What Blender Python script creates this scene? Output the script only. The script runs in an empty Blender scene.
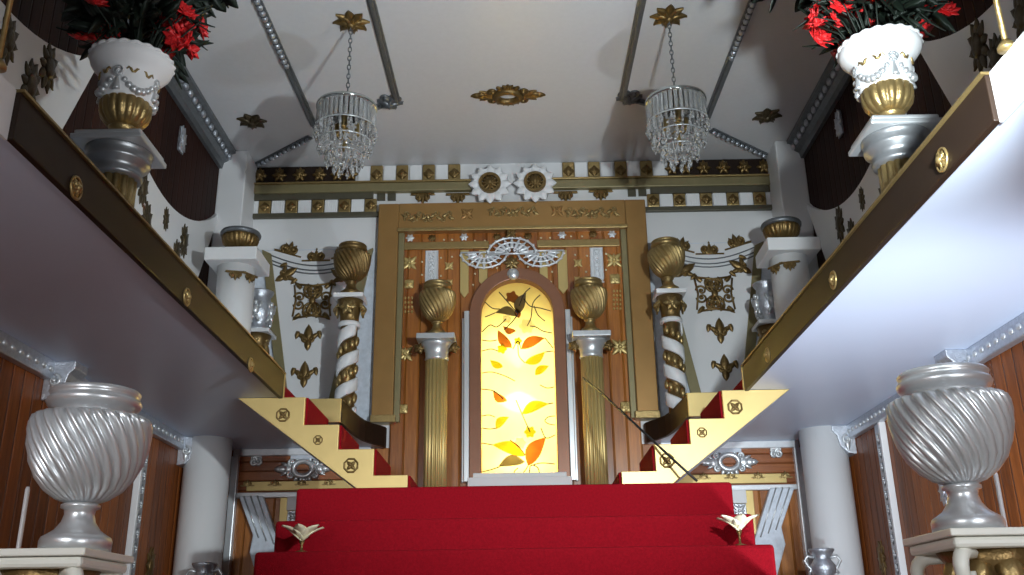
import bpy, math, random
from mathutils import Vector, Matrix
random.seed(7)
sc = bpy.context.scene
COL = sc.collection
PI = math.pi
EYE = 1.5                      # camera height over the ground floor
YB, XW, ZC = 7.45, 2.45, 3.85 + EYE   # altar wall, side walls, ceiling
ZG, ZS = 3.0, 2.87             # gallery floor top, gallery soffit
ZL = 2.23                      # landing
# ------------------------------------------------------------------ camera
F, PITCH, ROLL, YAW, CX = 950.0, .3472, .01472, .0064, .0382
def ray(px, py):
    u = (px-512)/F; v = (287.5-py)/F
    return ray_uv(u, v)
def ray_uv(u, v, w=1.0):
    c, s = math.cos(ROLL), math.sin(ROLL); x = u*c+v*s; up = -u*s+v*c
    c, s = math.cos(PITCH), math.sin(PITCH); y = w*c-up*s; z = w*s+up*c
    c, s = math.cos(YAW), math.sin(YAW); return Vector((x*c-y*s, x*s+y*c, z))
def at_y(px, py, Y=YB):
    d = ray(px, py); return Vector((CX, 0, EYE)) + d*(Y/d.y)
def at_z(px, py, Z):
    d = ray(px, py); return Vector((CX, 0, EYE)) + d*((Z-EYE)/d.z)
def at_x(px, py, X):
    d = ray(px, py); return Vector((CX, 0, EYE)) + d*((X-CX)/d.x)
def pair(l, r, Y=YB):
    """half-width and height of a mirrored pair measured on both sides"""
    a, b = at_y(*l, Y), at_y(*r, Y)
    return (b.x-a.x)/2, (a.z+b.z)/2
cd = bpy.data.cameras.new('camera'); cam = bpy.data.objects.new('camera', cd); COL.objects.link(cam)
R_, U_, N_ = ray_uv(1, 0, 0), ray_uv(0, 1, 0), -ray_uv(0, 0, 1)
m = Matrix((R_, U_, N_)).transposed().to_4x4(); m.translation = Vector((CX, 0, EYE))
cam.matrix_world = m
cd.sensor_width = 36; cd.lens = 36*F/1024; cd.clip_start = .05
sc.camera = cam
# ------------------------------------------------------------------ materials
def newmat(name):
    mt = bpy.data.materials.new(name); mt.use_nodes = True
    nt = mt.node_tree; b = nt.nodes['Principled BSDF']
    return mt, nt, b
def N(nt, t, **kw):
    n = nt.nodes.new(t)
    for k, v in kw.items():
        if k in n.inputs: n.inputs[k].default_value = v
        else: setattr(n, k, v)
    return n
def simple(name, col, rough=.5, metal=0., var=.0, vscale=8., bump=0., bscale=60., coat=0., spec=.5):
    mt, nt, b = newmat(name)
    b.inputs['Base Color'].default_value = (*col, 1); b.inputs['Roughness'].default_value = rough
    b.inputs['Metallic'].default_value = metal; b.inputs['Coat Weight'].default_value = coat
    b.inputs['Specular IOR Level'].default_value = spec
    g = N(nt, 'ShaderNodeNewGeometry')
    if var:
        n = N(nt, 'ShaderNodeTexNoise', Scale=vscale, Detail=5.0); nt.links.new(g.outputs['Position'], n.inputs['Vector'])
        mx = N(nt, 'ShaderNodeMix', data_type='RGBA')
        mx.inputs['A'].default_value = (*[c*(1-var) for c in col], 1); mx.inputs['B'].default_value = (*[min(1, c*(1+var)) for c in col], 1)
        nt.links.new(n.outputs['Fac'], mx.inputs['Factor']); nt.links.new(mx.outputs['Result'], b.inputs['Base Color'])
    if bump:
        n2 = N(nt, 'ShaderNodeTexNoise', Scale=bscale, Detail=4.0); nt.links.new(g.outputs['Position'], n2.inputs['Vector'])
        bp = N(nt, 'ShaderNodeBump', Strength=bump, Distance=.01)
        nt.links.new(n2.outputs['Fac'], bp.inputs['Height']); nt.links.new(bp.outputs['Normal'], b.inputs['Normal'])
    return mt
def wood(name, axis, c0, c1, width=.085, rough=.32, coat=.3, off=0.):
    mt, nt, b = newmat(name)
    g = N(nt, 'ShaderNodeNewGeometry'); sp = N(nt, 'ShaderNodeSeparateXYZ'); nt.links.new(g.outputs['Position'], sp.inputs[0])
    dv = N(nt, 'ShaderNodeMath', operation='MULTIPLY_ADD'); dv.inputs[1].default_value = 1/width; dv.inputs[2].default_value = off+100
    nt.links.new(sp.outputs[axis], dv.inputs[0])
    fl = N(nt, 'ShaderNodeMath', operation='FLOOR'); nt.links.new(dv.outputs[0], fl.inputs[0])
    fr = N(nt, 'ShaderNodeMath', operation='FRACT'); nt.links.new(dv.outputs[0], fr.inputs[0])
    wn = N(nt, 'ShaderNodeTexWhiteNoise', noise_dimensions='1D'); nt.links.new(fl.outputs[0], wn.inputs['W'])
    mp = N(nt, 'ShaderNodeMapping'); sc_ = [22, 22, 22]; long = 2 if axis != 'Z' else 0
    sc_[long] = 1.6; mp.inputs['Scale'].default_value = sc_
    nt.links.new(g.outputs['Position'], mp.inputs['Vector'])
    ns = N(nt, 'ShaderNodeTexNoise', noise_dimensions='4D', Scale=2.2, Detail=6.0, Roughness=.65); nt.links.new(mp.outputs[0], ns.inputs['Vector'])
    nt.links.new(fl.outputs[0], ns.inputs['W'])
    ad = N(nt, 'ShaderNodeMath', operation='MULTIPLY_ADD'); ad.inputs[1].default_value = .5
    nt.links.new(wn.outputs['Value'], ad.inputs[0])
    s2 = N(nt, 'ShaderNodeMath', operation='MULTIPLY_ADD'); s2.inputs[1].default_value = 1.5; s2.inputs[2].default_value = -.5
    nt.links.new(ns.outputs['Fac'], s2.inputs[0]); nt.links.new(s2.outputs[0], ad.inputs[2])
    mx = N(nt, 'ShaderNodeMix', data_type='RGBA'); mx.inputs['A'].default_value = (*c0, 1); mx.inputs['B'].default_value = (*c1, 1)
    mx.clamp_factor = True
    nt.links.new(ad.outputs[0], mx.inputs['Factor']); nt.links.new(mx.outputs['Result'], b.inputs['Base Color'])
    # groove between boards
    ds = N(nt, 'ShaderNodeMath', operation='PINGPONG'); ds.inputs[1].default_value = .5; nt.links.new(fr.outputs[0], ds.inputs[0])
    mr = N(nt, 'ShaderNodeMapRange'); mr.inputs['From Min'].default_value = 0; mr.inputs['From Max'].default_value = .09
    nt.links.new(ds.outputs[0], mr.inputs['Value'])
    bp = N(nt, 'ShaderNodeBump', Strength=.9, Distance=.012); nt.links.new(mr.outputs[0], bp.inputs['Height']); nt.links.new(bp.outputs['Normal'], b.inputs['Normal'])
    b.inputs['Roughness'].default_value = rough; b.inputs['Coat Weight'].default_value = coat; b.inputs['Coat Roughness'].default_value = .2
    return mt
M = {}
M['white'] = simple('white_paint', (.72, .72, .72), .45, var=.04, vscale=3)
M['ceiling'] = simple('ceiling_board', (.62, .62, .63), .35, var=.05, vscale=30, bump=.05, bscale=8)
M['soffit'] = simple('soffit_paint', (.58, .65, .80), .4, var=.02, vscale=5)
M['plaster'] = simple('plaster_white', (.78, .78, .78), .6)
M['cream'] = simple('cream_paint', (.74, .74, .66), .4)
M['marble'] = simple('grey_marble', (.60, .65, .72), .35, var=.3, vscale=26)
M['gold'] = simple('gold_leaf', (.36, .255, .105), .36, .75, var=.2, vscale=30, bump=.25, bscale=90)
M['satin'] = simple('satin_gold', (.60, .45, .18), .42, .55, var=.08, vscale=10)
M['oldgold'] = simple('antique_gold', (.19, .12, .042), .38, .7, var=.35, vscale=25, bump=.3, bscale=70)
M['pewter'] = simple('pewter', (.30, .31, .32), .36, .7, var=.15, vscale=25)
M['brightsilver'] = simple('bright_silver', (.74, .76, .78), .35, .35, var=.1, vscale=30)
M['nichegrey'] = simple('niche_paint', (.20, .19, .17), .6)
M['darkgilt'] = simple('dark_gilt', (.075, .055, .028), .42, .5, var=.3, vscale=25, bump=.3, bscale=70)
M['bronze'] = simple('bronze_paint', (.36, .20, .065), .42, .5, var=.16, vscale=6)
M['olive'] = simple('olive_gold', (.25, .21, .105), .45, .35, var=.15, vscale=18)
M['darkolive'] = simple('dark_olive', (.10, .09, .06), .45, .3, var=.2, vscale=20)
M['silver'] = simple('silver_paint', (.62, .64, .65), .34, .6, var=.06, vscale=8)
M['oldsilver'] = simple('tarnished_silver', (.52, .55, .60), .33, .75, var=.3, vscale=45, bump=.35, bscale=120)
M['graymetal'] = simple('dark_grey_metal', (.16, .17, .18), .4, .6, var=.3, vscale=30)
M['fascia'] = simple('dark_bronze_board', (.019, .010, .006), .5, .0, var=.18, vscale=4, spec=.25)
M['brownframe'] = simple('brown_frame', (.25, .11, .06), .35, .25, var=.12, vscale=9)
M['black'] = simple('black_rubber', (.015, .015, .016), .5)
M['line'] = simple('black_line', (.03, .03, .03), .6)
M['carpet'] = simple('red_carpet', (.27, .004, .011), .95, var=.3, vscale=90, bump=.8, bscale=260, spec=.1)
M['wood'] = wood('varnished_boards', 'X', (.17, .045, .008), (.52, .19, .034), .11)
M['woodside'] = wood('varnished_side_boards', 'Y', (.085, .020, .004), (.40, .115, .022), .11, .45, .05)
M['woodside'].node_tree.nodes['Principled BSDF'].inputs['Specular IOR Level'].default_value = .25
M['darkwood'] = wood('dark_mahogany', 'Y', (.012, .0035, .002), (.04, .011, .006), .10, .6, .0)
M['darkwood'].node_tree.nodes['Principled BSDF'].inputs['Specular IOR Level'].default_value = .15
M['woodh'] = wood('varnished_lintel_boards', 'Z', (.14, .035, .01), (.42, .14, .04), .075)
M['floor'] = simple('stone_floor', (.35, .30, .26), .4, var=.2)
M['petalred'] = simple('red_petal', (.60, .012, .014), .55, var=.3, vscale=60)
M['leaf'] = simple('dark_leaf', (.005, .012, .006), .6, var=.3, vscale=40)
M['paleflower'] = simple('pale_gilt_metal', (.78, .73, .52), .35, .15, var=.1)
M['rod'] = simple('white_enamel', (.78, .78, .78), .35)
def glassmat():
    mt, nt, b = newmat('crystal_glass')
    b.inputs['Base Color'].default_value = (.96, .97, .97, 1); b.inputs['Roughness'].default_value = .04
    b.inputs['Transmission Weight'].default_value = .85; b.inputs['IOR'].default_value = 1.5
    return mt
M['crystal'] = glassmat()
M['mirror'] = simple('mirror_plate', (.55, .58, .56), .12, .9)
def stained(name, col, w=.85):
    mt, nt, b = newmat(name); nt.nodes.remove(b)
    out = nt.nodes['Material Output']
    tr = N(nt, 'ShaderNodeBsdfTranslucent'); tr.inputs['Color'].default_value = (*col, 1)
    gl = N(nt, 'ShaderNodeBsdfPrincipled'); gl.inputs['Base Color'].default_value = (*[c*.5 for c in col], 1); gl.inputs['Roughness'].default_value = .2
    g = N(nt, 'ShaderNodeNewGeometry')
    ns = N(nt, 'ShaderNodeTexNoise', Scale=9.0, Detail=3.0); nt.links.new(g.outputs['Position'], ns.inputs['Vector'])
    mx = N(nt, 'ShaderNodeMix', data_type='RGBA'); mx.inputs['A'].default_value = (*[c*.8 for c in col], 1); mx.inputs['B'].default_value = (*[min(1, c*1.15) for c in col], 1)
    nt.links.new(ns.outputs['Fac'], mx.inputs['Factor']); nt.links.new(mx.outputs['Result'], tr.inputs['Color'])
    ms = N(nt, 'ShaderNodeMixShader'); ms.inputs[0].default_value = 1-w
    nt.links.new(tr.outputs[0], ms.inputs[1]); nt.links.new(gl.outputs[0], ms.inputs[2]); nt.links.new(ms.outputs[0], out.inputs['Surface'])
    return mt
M['amber'] = stained('amber_glass', (.95, .80, .42))
M['brownglass'] = stained('brown_glass', (.50, .28, .11))
M['orangeglass'] = stained('orange_glass', (.95, .58, .12))
M['greyglass'] = stained('grey_glass', (.34, .31, .25))
M['whiteglass'] = stained('white_glass', (.95, .92, .8))
M['greenglass'] = stained('olive_glass', (.62, .60, .10))
# ------------------------------------------------------------------ mesh builder
ORIG = {}
class MB:
    def __init__(s, T=None):
        s.v = []; s.f = []; s.T = T or Matrix.Identity(4); s.flat = set()
    def add(s, vs, fs, flat=False):
        o = len(s.v); s.v += [s.T @ Vector(p) for p in vs]
        for f in fs:
            if flat: s.flat.add(len(s.f))
            s.f.append([o+i for i in f])
        return s
    def box(s, x0, x1, y0, y1, z0, z1):
        vs = [(x, y, z) for x in (x0, x1) for y in (y0, y1) for z in (z0, z1)]
        return s.add(vs, [(0, 1, 3, 2), (4, 6, 7, 5), (0, 4, 5, 1), (2, 3, 7, 6), (0, 2, 6, 4), (1, 5, 7, 3)], True)
    def prism(s, pts, d0, d1, axis='y'):
        """polygon of (a, b) swept along axis: y -> (a,d,b), z -> (a,b,d), x -> (d,a,b)"""
        mk = {'y': lambda a, b, d: (a, d, b), 'z': lambda a, b, d: (a, b, d), 'x': lambda a, b, d: (d, a, b)}[axis]
        n = len(pts); vs = [mk(a, b, d0) for a, b in pts]+[mk(a, b, d1) for a, b in pts]
        fs = [list(range(n))[::-1], list(range(n, 2*n))]+[(i, (i+1) % n, n+(i+1) % n, n+i) for i in range(n)]
        return s.add(vs, fs, True)
    def ring(s, outer, inner, d0, d1, axis='y', closed=True):
        """solid band between two polylines of equal length"""
        mk = {'y': lambda a, b, d: (a, d, b), 'z': lambda a, b, d: (a, b, d), 'x': lambda a, b, d: (d, a, b)}[axis]
        n = len(outer); vs = []
        for P, d in ((outer, d0), (inner, d0), (outer, d1), (inner, d1)): vs += [mk(a, b, d) for a, b in P]
        fs = []
        for i in range(n if closed else n-1):
            j = (i+1) % n
            fs += [(i, j, n+j, n+i), (2*n+i, 3*n+i, 3*n+j, 2*n+j), (i, 2*n+i, 2*n+j, j), (n+i, n+j, 3*n+j, 3*n+i)]
        if not closed: fs += [(0, n, 3*n, 2*n), (n-1, 3*n-1, 4*n-1, 2*n-1)]
        return s.add(vs, fs, True)
    def lathe(s, prof, c=(0, 0, 0), n=32, flute=0, depth=0., twist=0., f0=0, f1=None, sharp=1.0):
        vs = []; fs = []; m_ = len(prof); z0 = prof[0][1]; zr = (prof[-1][1]-z0) or 1
        for k, (r, z) in enumerate(prof):
            for i in range(n):
                a = 2*PI*i/n; rr = r
                if flute and k >= f0 and (f1 is None or k <= f1):
                    ph = flute*(a)/2; rr = r*(1-depth*(1-abs(math.sin(ph))**sharp))
                aa = a+twist*(z-z0)/zr
                vs.append((c[0]+rr*math.cos(aa), c[1]+rr*math.sin(aa), c[2]+z))
        for k in range(m_-1):
            for i in range(n):
                j = (i+1) % n; fs.append((k*n+i, k*n+j, (k+1)*n+j, (k+1)*n+i))
        fs.append(list(range(n))[::-1]); fs.append([(m_-1)*n+i for i in range(n)])
        return s.add(vs, fs)
    def tube(s, pts, r, n=6, closed=False):
        pts = [Vector(p) for p in pts]; L = len(pts)
        rs = r if isinstance(r, (list, tuple)) else [r]*L
        vs = []; fs = []; pu = None
        for i, p in enumerate(pts):
            a = pts[(i-1) % L] if (closed or i > 0) else p; b = pts[(i+1) % L] if (closed or i < L-1) else p
            t = (b-a).normalized() if (b-a).length > 1e-9 else Vector((0, 0, 1))
            u = (pu - t*pu.dot(t)) if pu is not None else t.orthogonal()
            if u.length < 1e-6: u = t.orthogonal()
            u.normalize(); pu = u; w = t.cross(u)
            for k in range(n):
                an = 2*PI*k/n; vs.append(p+(u*math.cos(an)+w*math.sin(an))*rs[i])
        for i in range(L if closed else L-1):
            j = (i+1) % L
            for k in range(n):
                q = (k+1) % n; fs.append((i*n+k, i*n+q, j*n+q, j*n+k))
        if not closed: fs += [list(range(n))[::-1], [(L-1)*n+k for k in range(n)]]
        return s.add(vs, fs)
    def blob(s, c, r, nu=10, nv=6):
        rx, ry, rz = r if isinstance(r, (tuple, list)) else (r, r, r)
        vs = [(c[0], c[1], c[2]-rz)]; fs = []
        for j in range(1, nv):
            t = PI*j/nv
            for i in range(nu):
                a = 2*PI*i/nu; vs.append((c[0]+rx*math.sin(t)*math.cos(a), c[1]+ry*math.sin(t)*math.sin(a), c[2]-rz*math.cos(t)))
        vs.append((c[0], c[1], c[2]+rz)); L = len(vs)-1
        for i in range(nu):
            k = (i+1) % nu; fs.append((0, 1+k, 1+i)); fs.append((L, L-nu+i, L-nu+k))
            for j in range(nv-2): fs.append((1+j*nu+i, 1+j*nu+k, 1+(j+1)*nu+k, 1+(j+1)*nu+i))
        return s.add(vs, fs)
    # reliefs in a local frame u (right), v (up), w (towards the viewer)
    def petal(s, p, ang, L, wid, h=.012, curl=0., base=.25, n=7, pw=.8):
        ca, sa = math.cos(ang), math.sin(ang); vs = []; fs = []
        for i in range(n):
            t = 1-(1-i/(n-1))**1.7; hw = wid/2*max(.06, (math.sin(PI*(base+(1-base)*t))**.8 if t < 1 else 0))
            b = curl*t*t*L
            for k, q in enumerate((-1, -.6, 0, .6, 1)):
                du, dv = t*L, q*hw+b
                w_ = h*(1-q*q)*(.55+.45*math.sin(PI*min(1, t+.15)))
                vs.append((p[0]+du*ca-dv*sa, p[1]+du*sa+dv*ca, (p[2] if len(p) > 2 else 0)+w_))
        for i in range(n-1):
            for k in range(4): fs.append((i*5+k, (i+1)*5+k, (i+1)*5+k+1, i*5+k+1))
            fs.append((i*5+4, (i+1)*5+4, (i+1)*5, i*5))
        return s.add(vs, fs)
    def scroll(s, p, ang, R, turns=1.3, r=.008, flip=1, n=18, lead=0.):
        """spiral volute whose outer end starts at p heading along ang"""
        pts = []; rs = []; c = Vector((p[0]-flip*math.sin(ang)*R, p[1]+flip*math.cos(ang)*R))
        a0 = ang-flip*PI/2
        if lead: pts.append((p[0]-math.cos(ang)*lead, p[1]-math.sin(ang)*lead, r*.6)); rs.append(r*.7)
        for i in range(n):
            t = i/(n-1); a = a0+flip*2*PI*turns*t; rr = R*(1-.78*t)
            pts.append((c.x+rr*math.cos(a), c.y+rr*math.sin(a), r*.6)); rs.append(r*(1-.35*t))
        s.tube(pts, rs, 5); s.blob((c.x, c.y, r*.8), r*1.5, 6, 4)
        return s
    def build(s, name, mat, parent=None, loc=None, smooth=True, bevel=0., mod=None):
        xs = [p for p in s.v]
        if parent is not None: o0 = ORIG[parent.name]
        elif loc is not None: o0 = Vector(loc)
        else:
            o0 = Vector(((min(p.x for p in xs)+max(p.x for p in xs))/2, (min(p.y for p in xs)+max(p.y for p in xs))/2, min(p.z for p in xs)))
        me = bpy.data.meshes.new(name); me.from_pydata([tuple(p-o0) for p in xs], [], s.f); me.validate(); 
        import bmesh
        bm = bmesh.new(); bm.from_mesh(me); bmesh.ops.recalc_face_normals(bm, faces=bm.faces); bm.to_mesh(me); bm.free()
        ob = bpy.data.objects.new(name, me); COL.objects.link(ob); me.materials.append(M[mat])
        if parent is not None: ob.parent = parent
        else: ob.location = o0
        ORIG[ob.name] = o0
        if smooth:
            fl = s.flat if len(me.polygons) == len(s.f) else ()
            for p in me.polygons: p.use_smooth = p.index not in fl
        if bevel:
            b = ob.modifiers.new('bevel', 'BEVEL'); b.width = bevel; b.segments = 2; b.limit_method = 'ANGLE'
        return ob
def tag(o, label=None, cat=None, group=None, kind=None):
    if label: o['label'] = label
    if cat: o['category'] = cat
    if group: o['group'] = group
    if kind: o['kind'] = kind
    return o
def thing(name, label, cat, loc, group=None, kind=None):
    o = bpy.data.objects.new(name, None); COL.objects.link(o); o.location = loc; o.empty_display_size = .1
    ORIG[o.name] = Vector(loc); return tag(o, label, cat, group, kind)
def frame(p, side='back', rot=0., sc_=1.):
    p = Vector(p)
    u, v, w = {'back': ((1, 0, 0), (0, 0, 1), (0, -1, 0)), 'left': ((0, 1, 0), (0, 0, 1), (1, 0, 0)), 'right': ((0, -1, 0), (0, 0, 1), (-1, 0, 0)),
               'ceil': ((1, 0, 0), (0, -1, 0), (0, 0, -1))}[side]
    T = Matrix((u, v, w)).transposed().to_4x4(); T.translation = p
    return T @ Matrix.Rotation(rot, 4, 'Z') @ Matrix.Scale(sc_, 4)
# ---- relief ornaments (each one cast piece)
def fleur(mb):        # unit height about 1
    mb.petal((0, -.08), PI/2, .62, .36, .09, pw=.6)
    for s in (1, -1):
        mb.petal((s*.04, -.10), PI/2-s*.6, .52, .24, .07, curl=-s*.32, pw=.6)
        mb.petal((s*.38, .28), -PI/2+s*.25, .32, .20, .07, pw=.5)
        mb.scroll((s*.08, -.14), -PI/2+s*1.25, .12, 1.0, .05, s)
    mb.box(-.17, .17, -.13, -.05, 0, .07)
    mb.petal((0, -.10), -PI/2, .38, .28, .07, pw=.6)
    return mb
def rosette(mb, n=8, R=.5, h=.1, core=.16):
    for i in range(n): mb.petal((0, 0), 2*PI*i/n, R, R*5.2/n, h, pw=.42)
    for i in range(n): mb.petal((0, 0, h*.5), 2*PI*(i+.5)/n, R*.64, R*3.4/n, h, pw=.42)
    mb.blob((0, 0, h), (core, core, core*.8), 8, 5); return mb
def cross_flower(mb):
    for i in range(4):
        mb.petal((0, 0), PI/4+i*PI/2, .55, .30, .08); mb.petal((0, 0), i*PI/2, .38, .2, .07)
        mb.scroll((.1*math.cos(i*PI/2), .1*math.sin(i*PI/2)), i*PI/2, .12, .9, .03, 1)
    mb.blob((0, 0, .08), (.12, .12, .1), 8, 5); return mb
def scroll_square(mb):   # unit 1 x 1
    for sx in (1, -1):
        for sy in (1, -1):
            mb.scroll((sx*.04, sy*.06), 0 if sx > 0 else PI, .20, 1.35, .036, sx*sy, 20)
            mb.scroll((sx*.10, sy*.44), 0 if sx > 0 else PI, .15, 1.2, .033, -sx*sy, 16)
            mb.scroll((sx*.47, sy*.10), sy*PI/2, .14, 1.2, .033, sx*sy, 16)
            mb.petal((sx*.30, sy*.34), math.atan2(sy, sx), .25, .13, .06)
            mb.petal((0, 0), math.atan2(sy*2.2, sx), .46, .12, .06)
    mb.tube([(-.46, .46, .02), (0, .40, .03), (.46, .46, .02)], .03, 5); mb.tube([(-.46, -.46, .02), (0, -.4, .03), (.46, -.46, .02)], .03, 5)
    mb.tube([(-.48, -.42, .02), (-.42, 0, .03), (-.48, .42, .02)], .028, 5); mb.tube([(.48, -.42, .02), (.42, 0, .03), (.48, .42, .02)], .028, 5)
    mb.blob((0, 0, .04), (.09, .12, .05), 8, 5); return mb
def crest(mb):           # width about 1, sits on v=0
    for a in (-1.0, -.5, 0, .5, 1.0): mb.petal((0, .04), PI/2-a, .46-.1*abs(a), .22, .08, pw=.5)
    for s in (1, -1):
        mb.scroll((s*.14, .06), 0 if s > 0 else PI, .14, 1.1, .06, s); mb.petal((s*.26, .04), 0 if s > 0 else PI, .26, .12, .05, curl=s*.15)
    mb.box(-.48, .48, 0, .06, 0, .05); return mb
def fan(mb):             # pierced half-round lacework, radius 1
    for k in range(3):
        R = 1-.3*k; mb.tube([(R*math.cos(a), R*.72*math.sin(a), .03) for a in [PI*i/16 for i in range(17)]], .05-.008*k, 5)
    for i in range(9):
        a = PI*(i+.5)/9
        mb.petal((.34*math.cos(a), .25*math.sin(a)), math.atan2(.72*math.sin(a), math.cos(a)), .52, .17, .07)
        mb.blob((1.03*math.cos(a), .74*math.sin(a), .03), (.07, .07, .05), 6, 4)
    mb.tube([(-1, 0, .03), (1, 0, .03)], .045, 5)
    for s in (1, -1): mb.scroll((s*.12, .03), 0 if s > 0 else PI, .12, 1.1, .035, s)
    return mb
def cartouche(mb):       # wide oval ornament with open centre, width 2
    mb.tube([(.34*math.cos(a), .27*math.sin(a), .04) for a in [2*PI*i/24 for i in range(24)]], .11, 6, True)
    for i in range(12):
        a = 2*PI*i/12; mb.petal((.38*math.cos(a), .31*math.sin(a)), a, .22, .2, .07, pw=.45)
    for s in (1, -1):
        b = 0 if s > 0 else PI
        for d in (.62, .82): mb.petal((s*(d-.2), 0), b, .36, .46 if d < .7 else .34, .10, pw=.5)
        mb.petal((s*.78, 0), b, .26, .26, .09, pw=.45)
        for q in (1, -1): mb.scroll((s*.42, q*.1), b, .13, 1.1, .055, s*q); mb.petal((s*.55, q*.1), b+s*q*.5, .28, .17, .07, pw=.5)
    for q in (1, -1):
        for a in (-.6, 0, .6): mb.petal((0, q*.3), q*PI/2+a, .26, .18, .08, pw=.5)
    return mb
def lace_drop(mb):
    mb.prism([(-.46, 0), (-.46, -2.65), (-.28, -3.15), (0, -3.34), (.28, -3.15), (.46, -2.65), (.46, 0)], 0, .025, 'z')
    _lace(mb)
def _lace(mb):       # long pendant lacework, width 1, height 3.4 downward
    for k in range(4):
        y = -.45-k*.75
        for s in (1, -1):
            mb.scroll((s*.05, y), 0 if s > 0 else PI, .21, 1.2, .06, s); mb.scroll((s*.05, y), 0 if s > 0 else PI, .19, 1.1, .06, -s)
            mb.petal((s*.42, y-.32), s*PI/2-PI/2+PI/2*(1-s) if False else (0 if s > 0 else PI), .16, .16, .08)
        mb.petal((0, y-.1), -PI/2, .42, .25, .1)
    mb.tube([(-.5, 0, .04), (-.5, -2.7, .04), (-.3, -3.2, .04), (0, -3.4, .04), (.3, -3.2, .04), (.5, -2.7, .04), (.5, 0, .04)], .06, 5, True)
    return mb
def oval_leaf(mb):       # applique on the drapes: ragged oval, height 1
    for i in range(10):
        a = 2*PI*i/10; mb.petal((.10*math.cos(a), .2*math.sin(a)), math.atan2(1.5*math.sin(a), math.cos(a)), .26+.12*abs(math.sin(a)), .24, .06)
    mb.blob((0, 0, .03), (.2, .3, .08), 8, 5); mb.scroll((.05, .1), PI/2, .1, 1, .04, 1); mb.scroll((-.05, -.1), -PI/2, .1, 1, .04, 1); return mb
SIDE = {-1: 'left', 1: 'right'}
FWD = ray_uv(0, 0)
def mpp(p): return (Vector(p)-Vector((CX, 0, EYE))).dot(FWD)/F     # metres per pixel at a point
def struct(mb, name, mat, label=None, **kw): return tag(mb.build(name, mat, **kw), label, None, None, 'structure')
# ================================================================== the room
struct(MB().box(-2.7, 2.7, -2.2, 7.6, -.12, 0), 'floor', 'floor')
struct(MB().box(-2.7, 2.7, -2.2, 7.6, ZC, ZC+.1), 'ceiling', 'ceiling')
for s in (-1, 1):
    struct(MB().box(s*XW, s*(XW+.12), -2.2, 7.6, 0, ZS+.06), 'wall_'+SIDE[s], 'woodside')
    struct(MB().box(s*XW, s*(XW+.12), -2.2, 7.6, ZS+.06, ZC), 'upper_wall_'+SIDE[s], 'darkwood')
WX, WR, WSP, WB, FRW = .03, .295, 0, 0, .10
WB = (at_y(466, 486).z+at_y(574, 480).z)/2          # foot of the window surround
WTOP = at_y(517, 283).z; WSP = WTOP-WR*1.03
hx, hz0, hz1 = .42, WB+.02, WTOP+.12
mb = MB(); mb.box(-2.6, WX-hx, YB, YB+.1, ZS, ZC).box(WX+hx, 2.6, YB, YB+.1, ZS, ZC).box(WX-hx, WX+hx, YB, YB+.1, hz1, ZC)
struct(mb, 'wall_back', 'white')
mb = MB().box(-2.6, WX-hx, YB, YB+.1, 0, ZS).box(WX+hx, 2.6, YB, YB+.1, 0, ZS).box(WX-hx, WX+hx, YB, YB+.1, 0, hz0)
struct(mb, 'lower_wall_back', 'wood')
# galleries on both sides: slab with a curved end behind the side stairs
curve = [(1.21, 6.4), (1.20, 6.6), (1.19, 6.78), (1.175, 6.95), (1.15, 7.1), (1.11, 7.21), (1.065, 7.29), (1.035, 7.35), (1.03, 7.41)]
for s in (-1, 1):
    poly = [(XW, -2.0), (1.44, -2.0), (1.44, 5.7), (1.483, 5.7), (1.483, 6.4)]+curve+[(1.2, YB-.035), (1.2, YB), (XW, YB)]
    mb = MB().prism([(s*x, y) for x, y in poly], ZS, ZG, 'z')
    struct(mb, 'gallery_slab_'+SIDE[s], 'soffit')
    # grey marbled dado behind the swag boards
    zt = (at_y(265, 250).z+at_y(762, 243).z)/2
    struct(MB().box(s*1.12, s*2.43, YB-.012, YB, ZG, zt), 'marbled_panel_'+SIDE[s], 'marble')
# round white columns, below and above the gallery
for s in (-1, 1):
    cx = s*2.27
    struct(MB().lathe([(.165, 0), (.165, ZS)], (cx, 7.0, 0), 40), 'round_column_'+SIDE[s], 'white')
    struct(MB().box(s*2.22, s*XW, 7.12, YB, ZG, ZC), 'upper_pillar_'+SIDE[s], 'white', bevel=.01)
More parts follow.
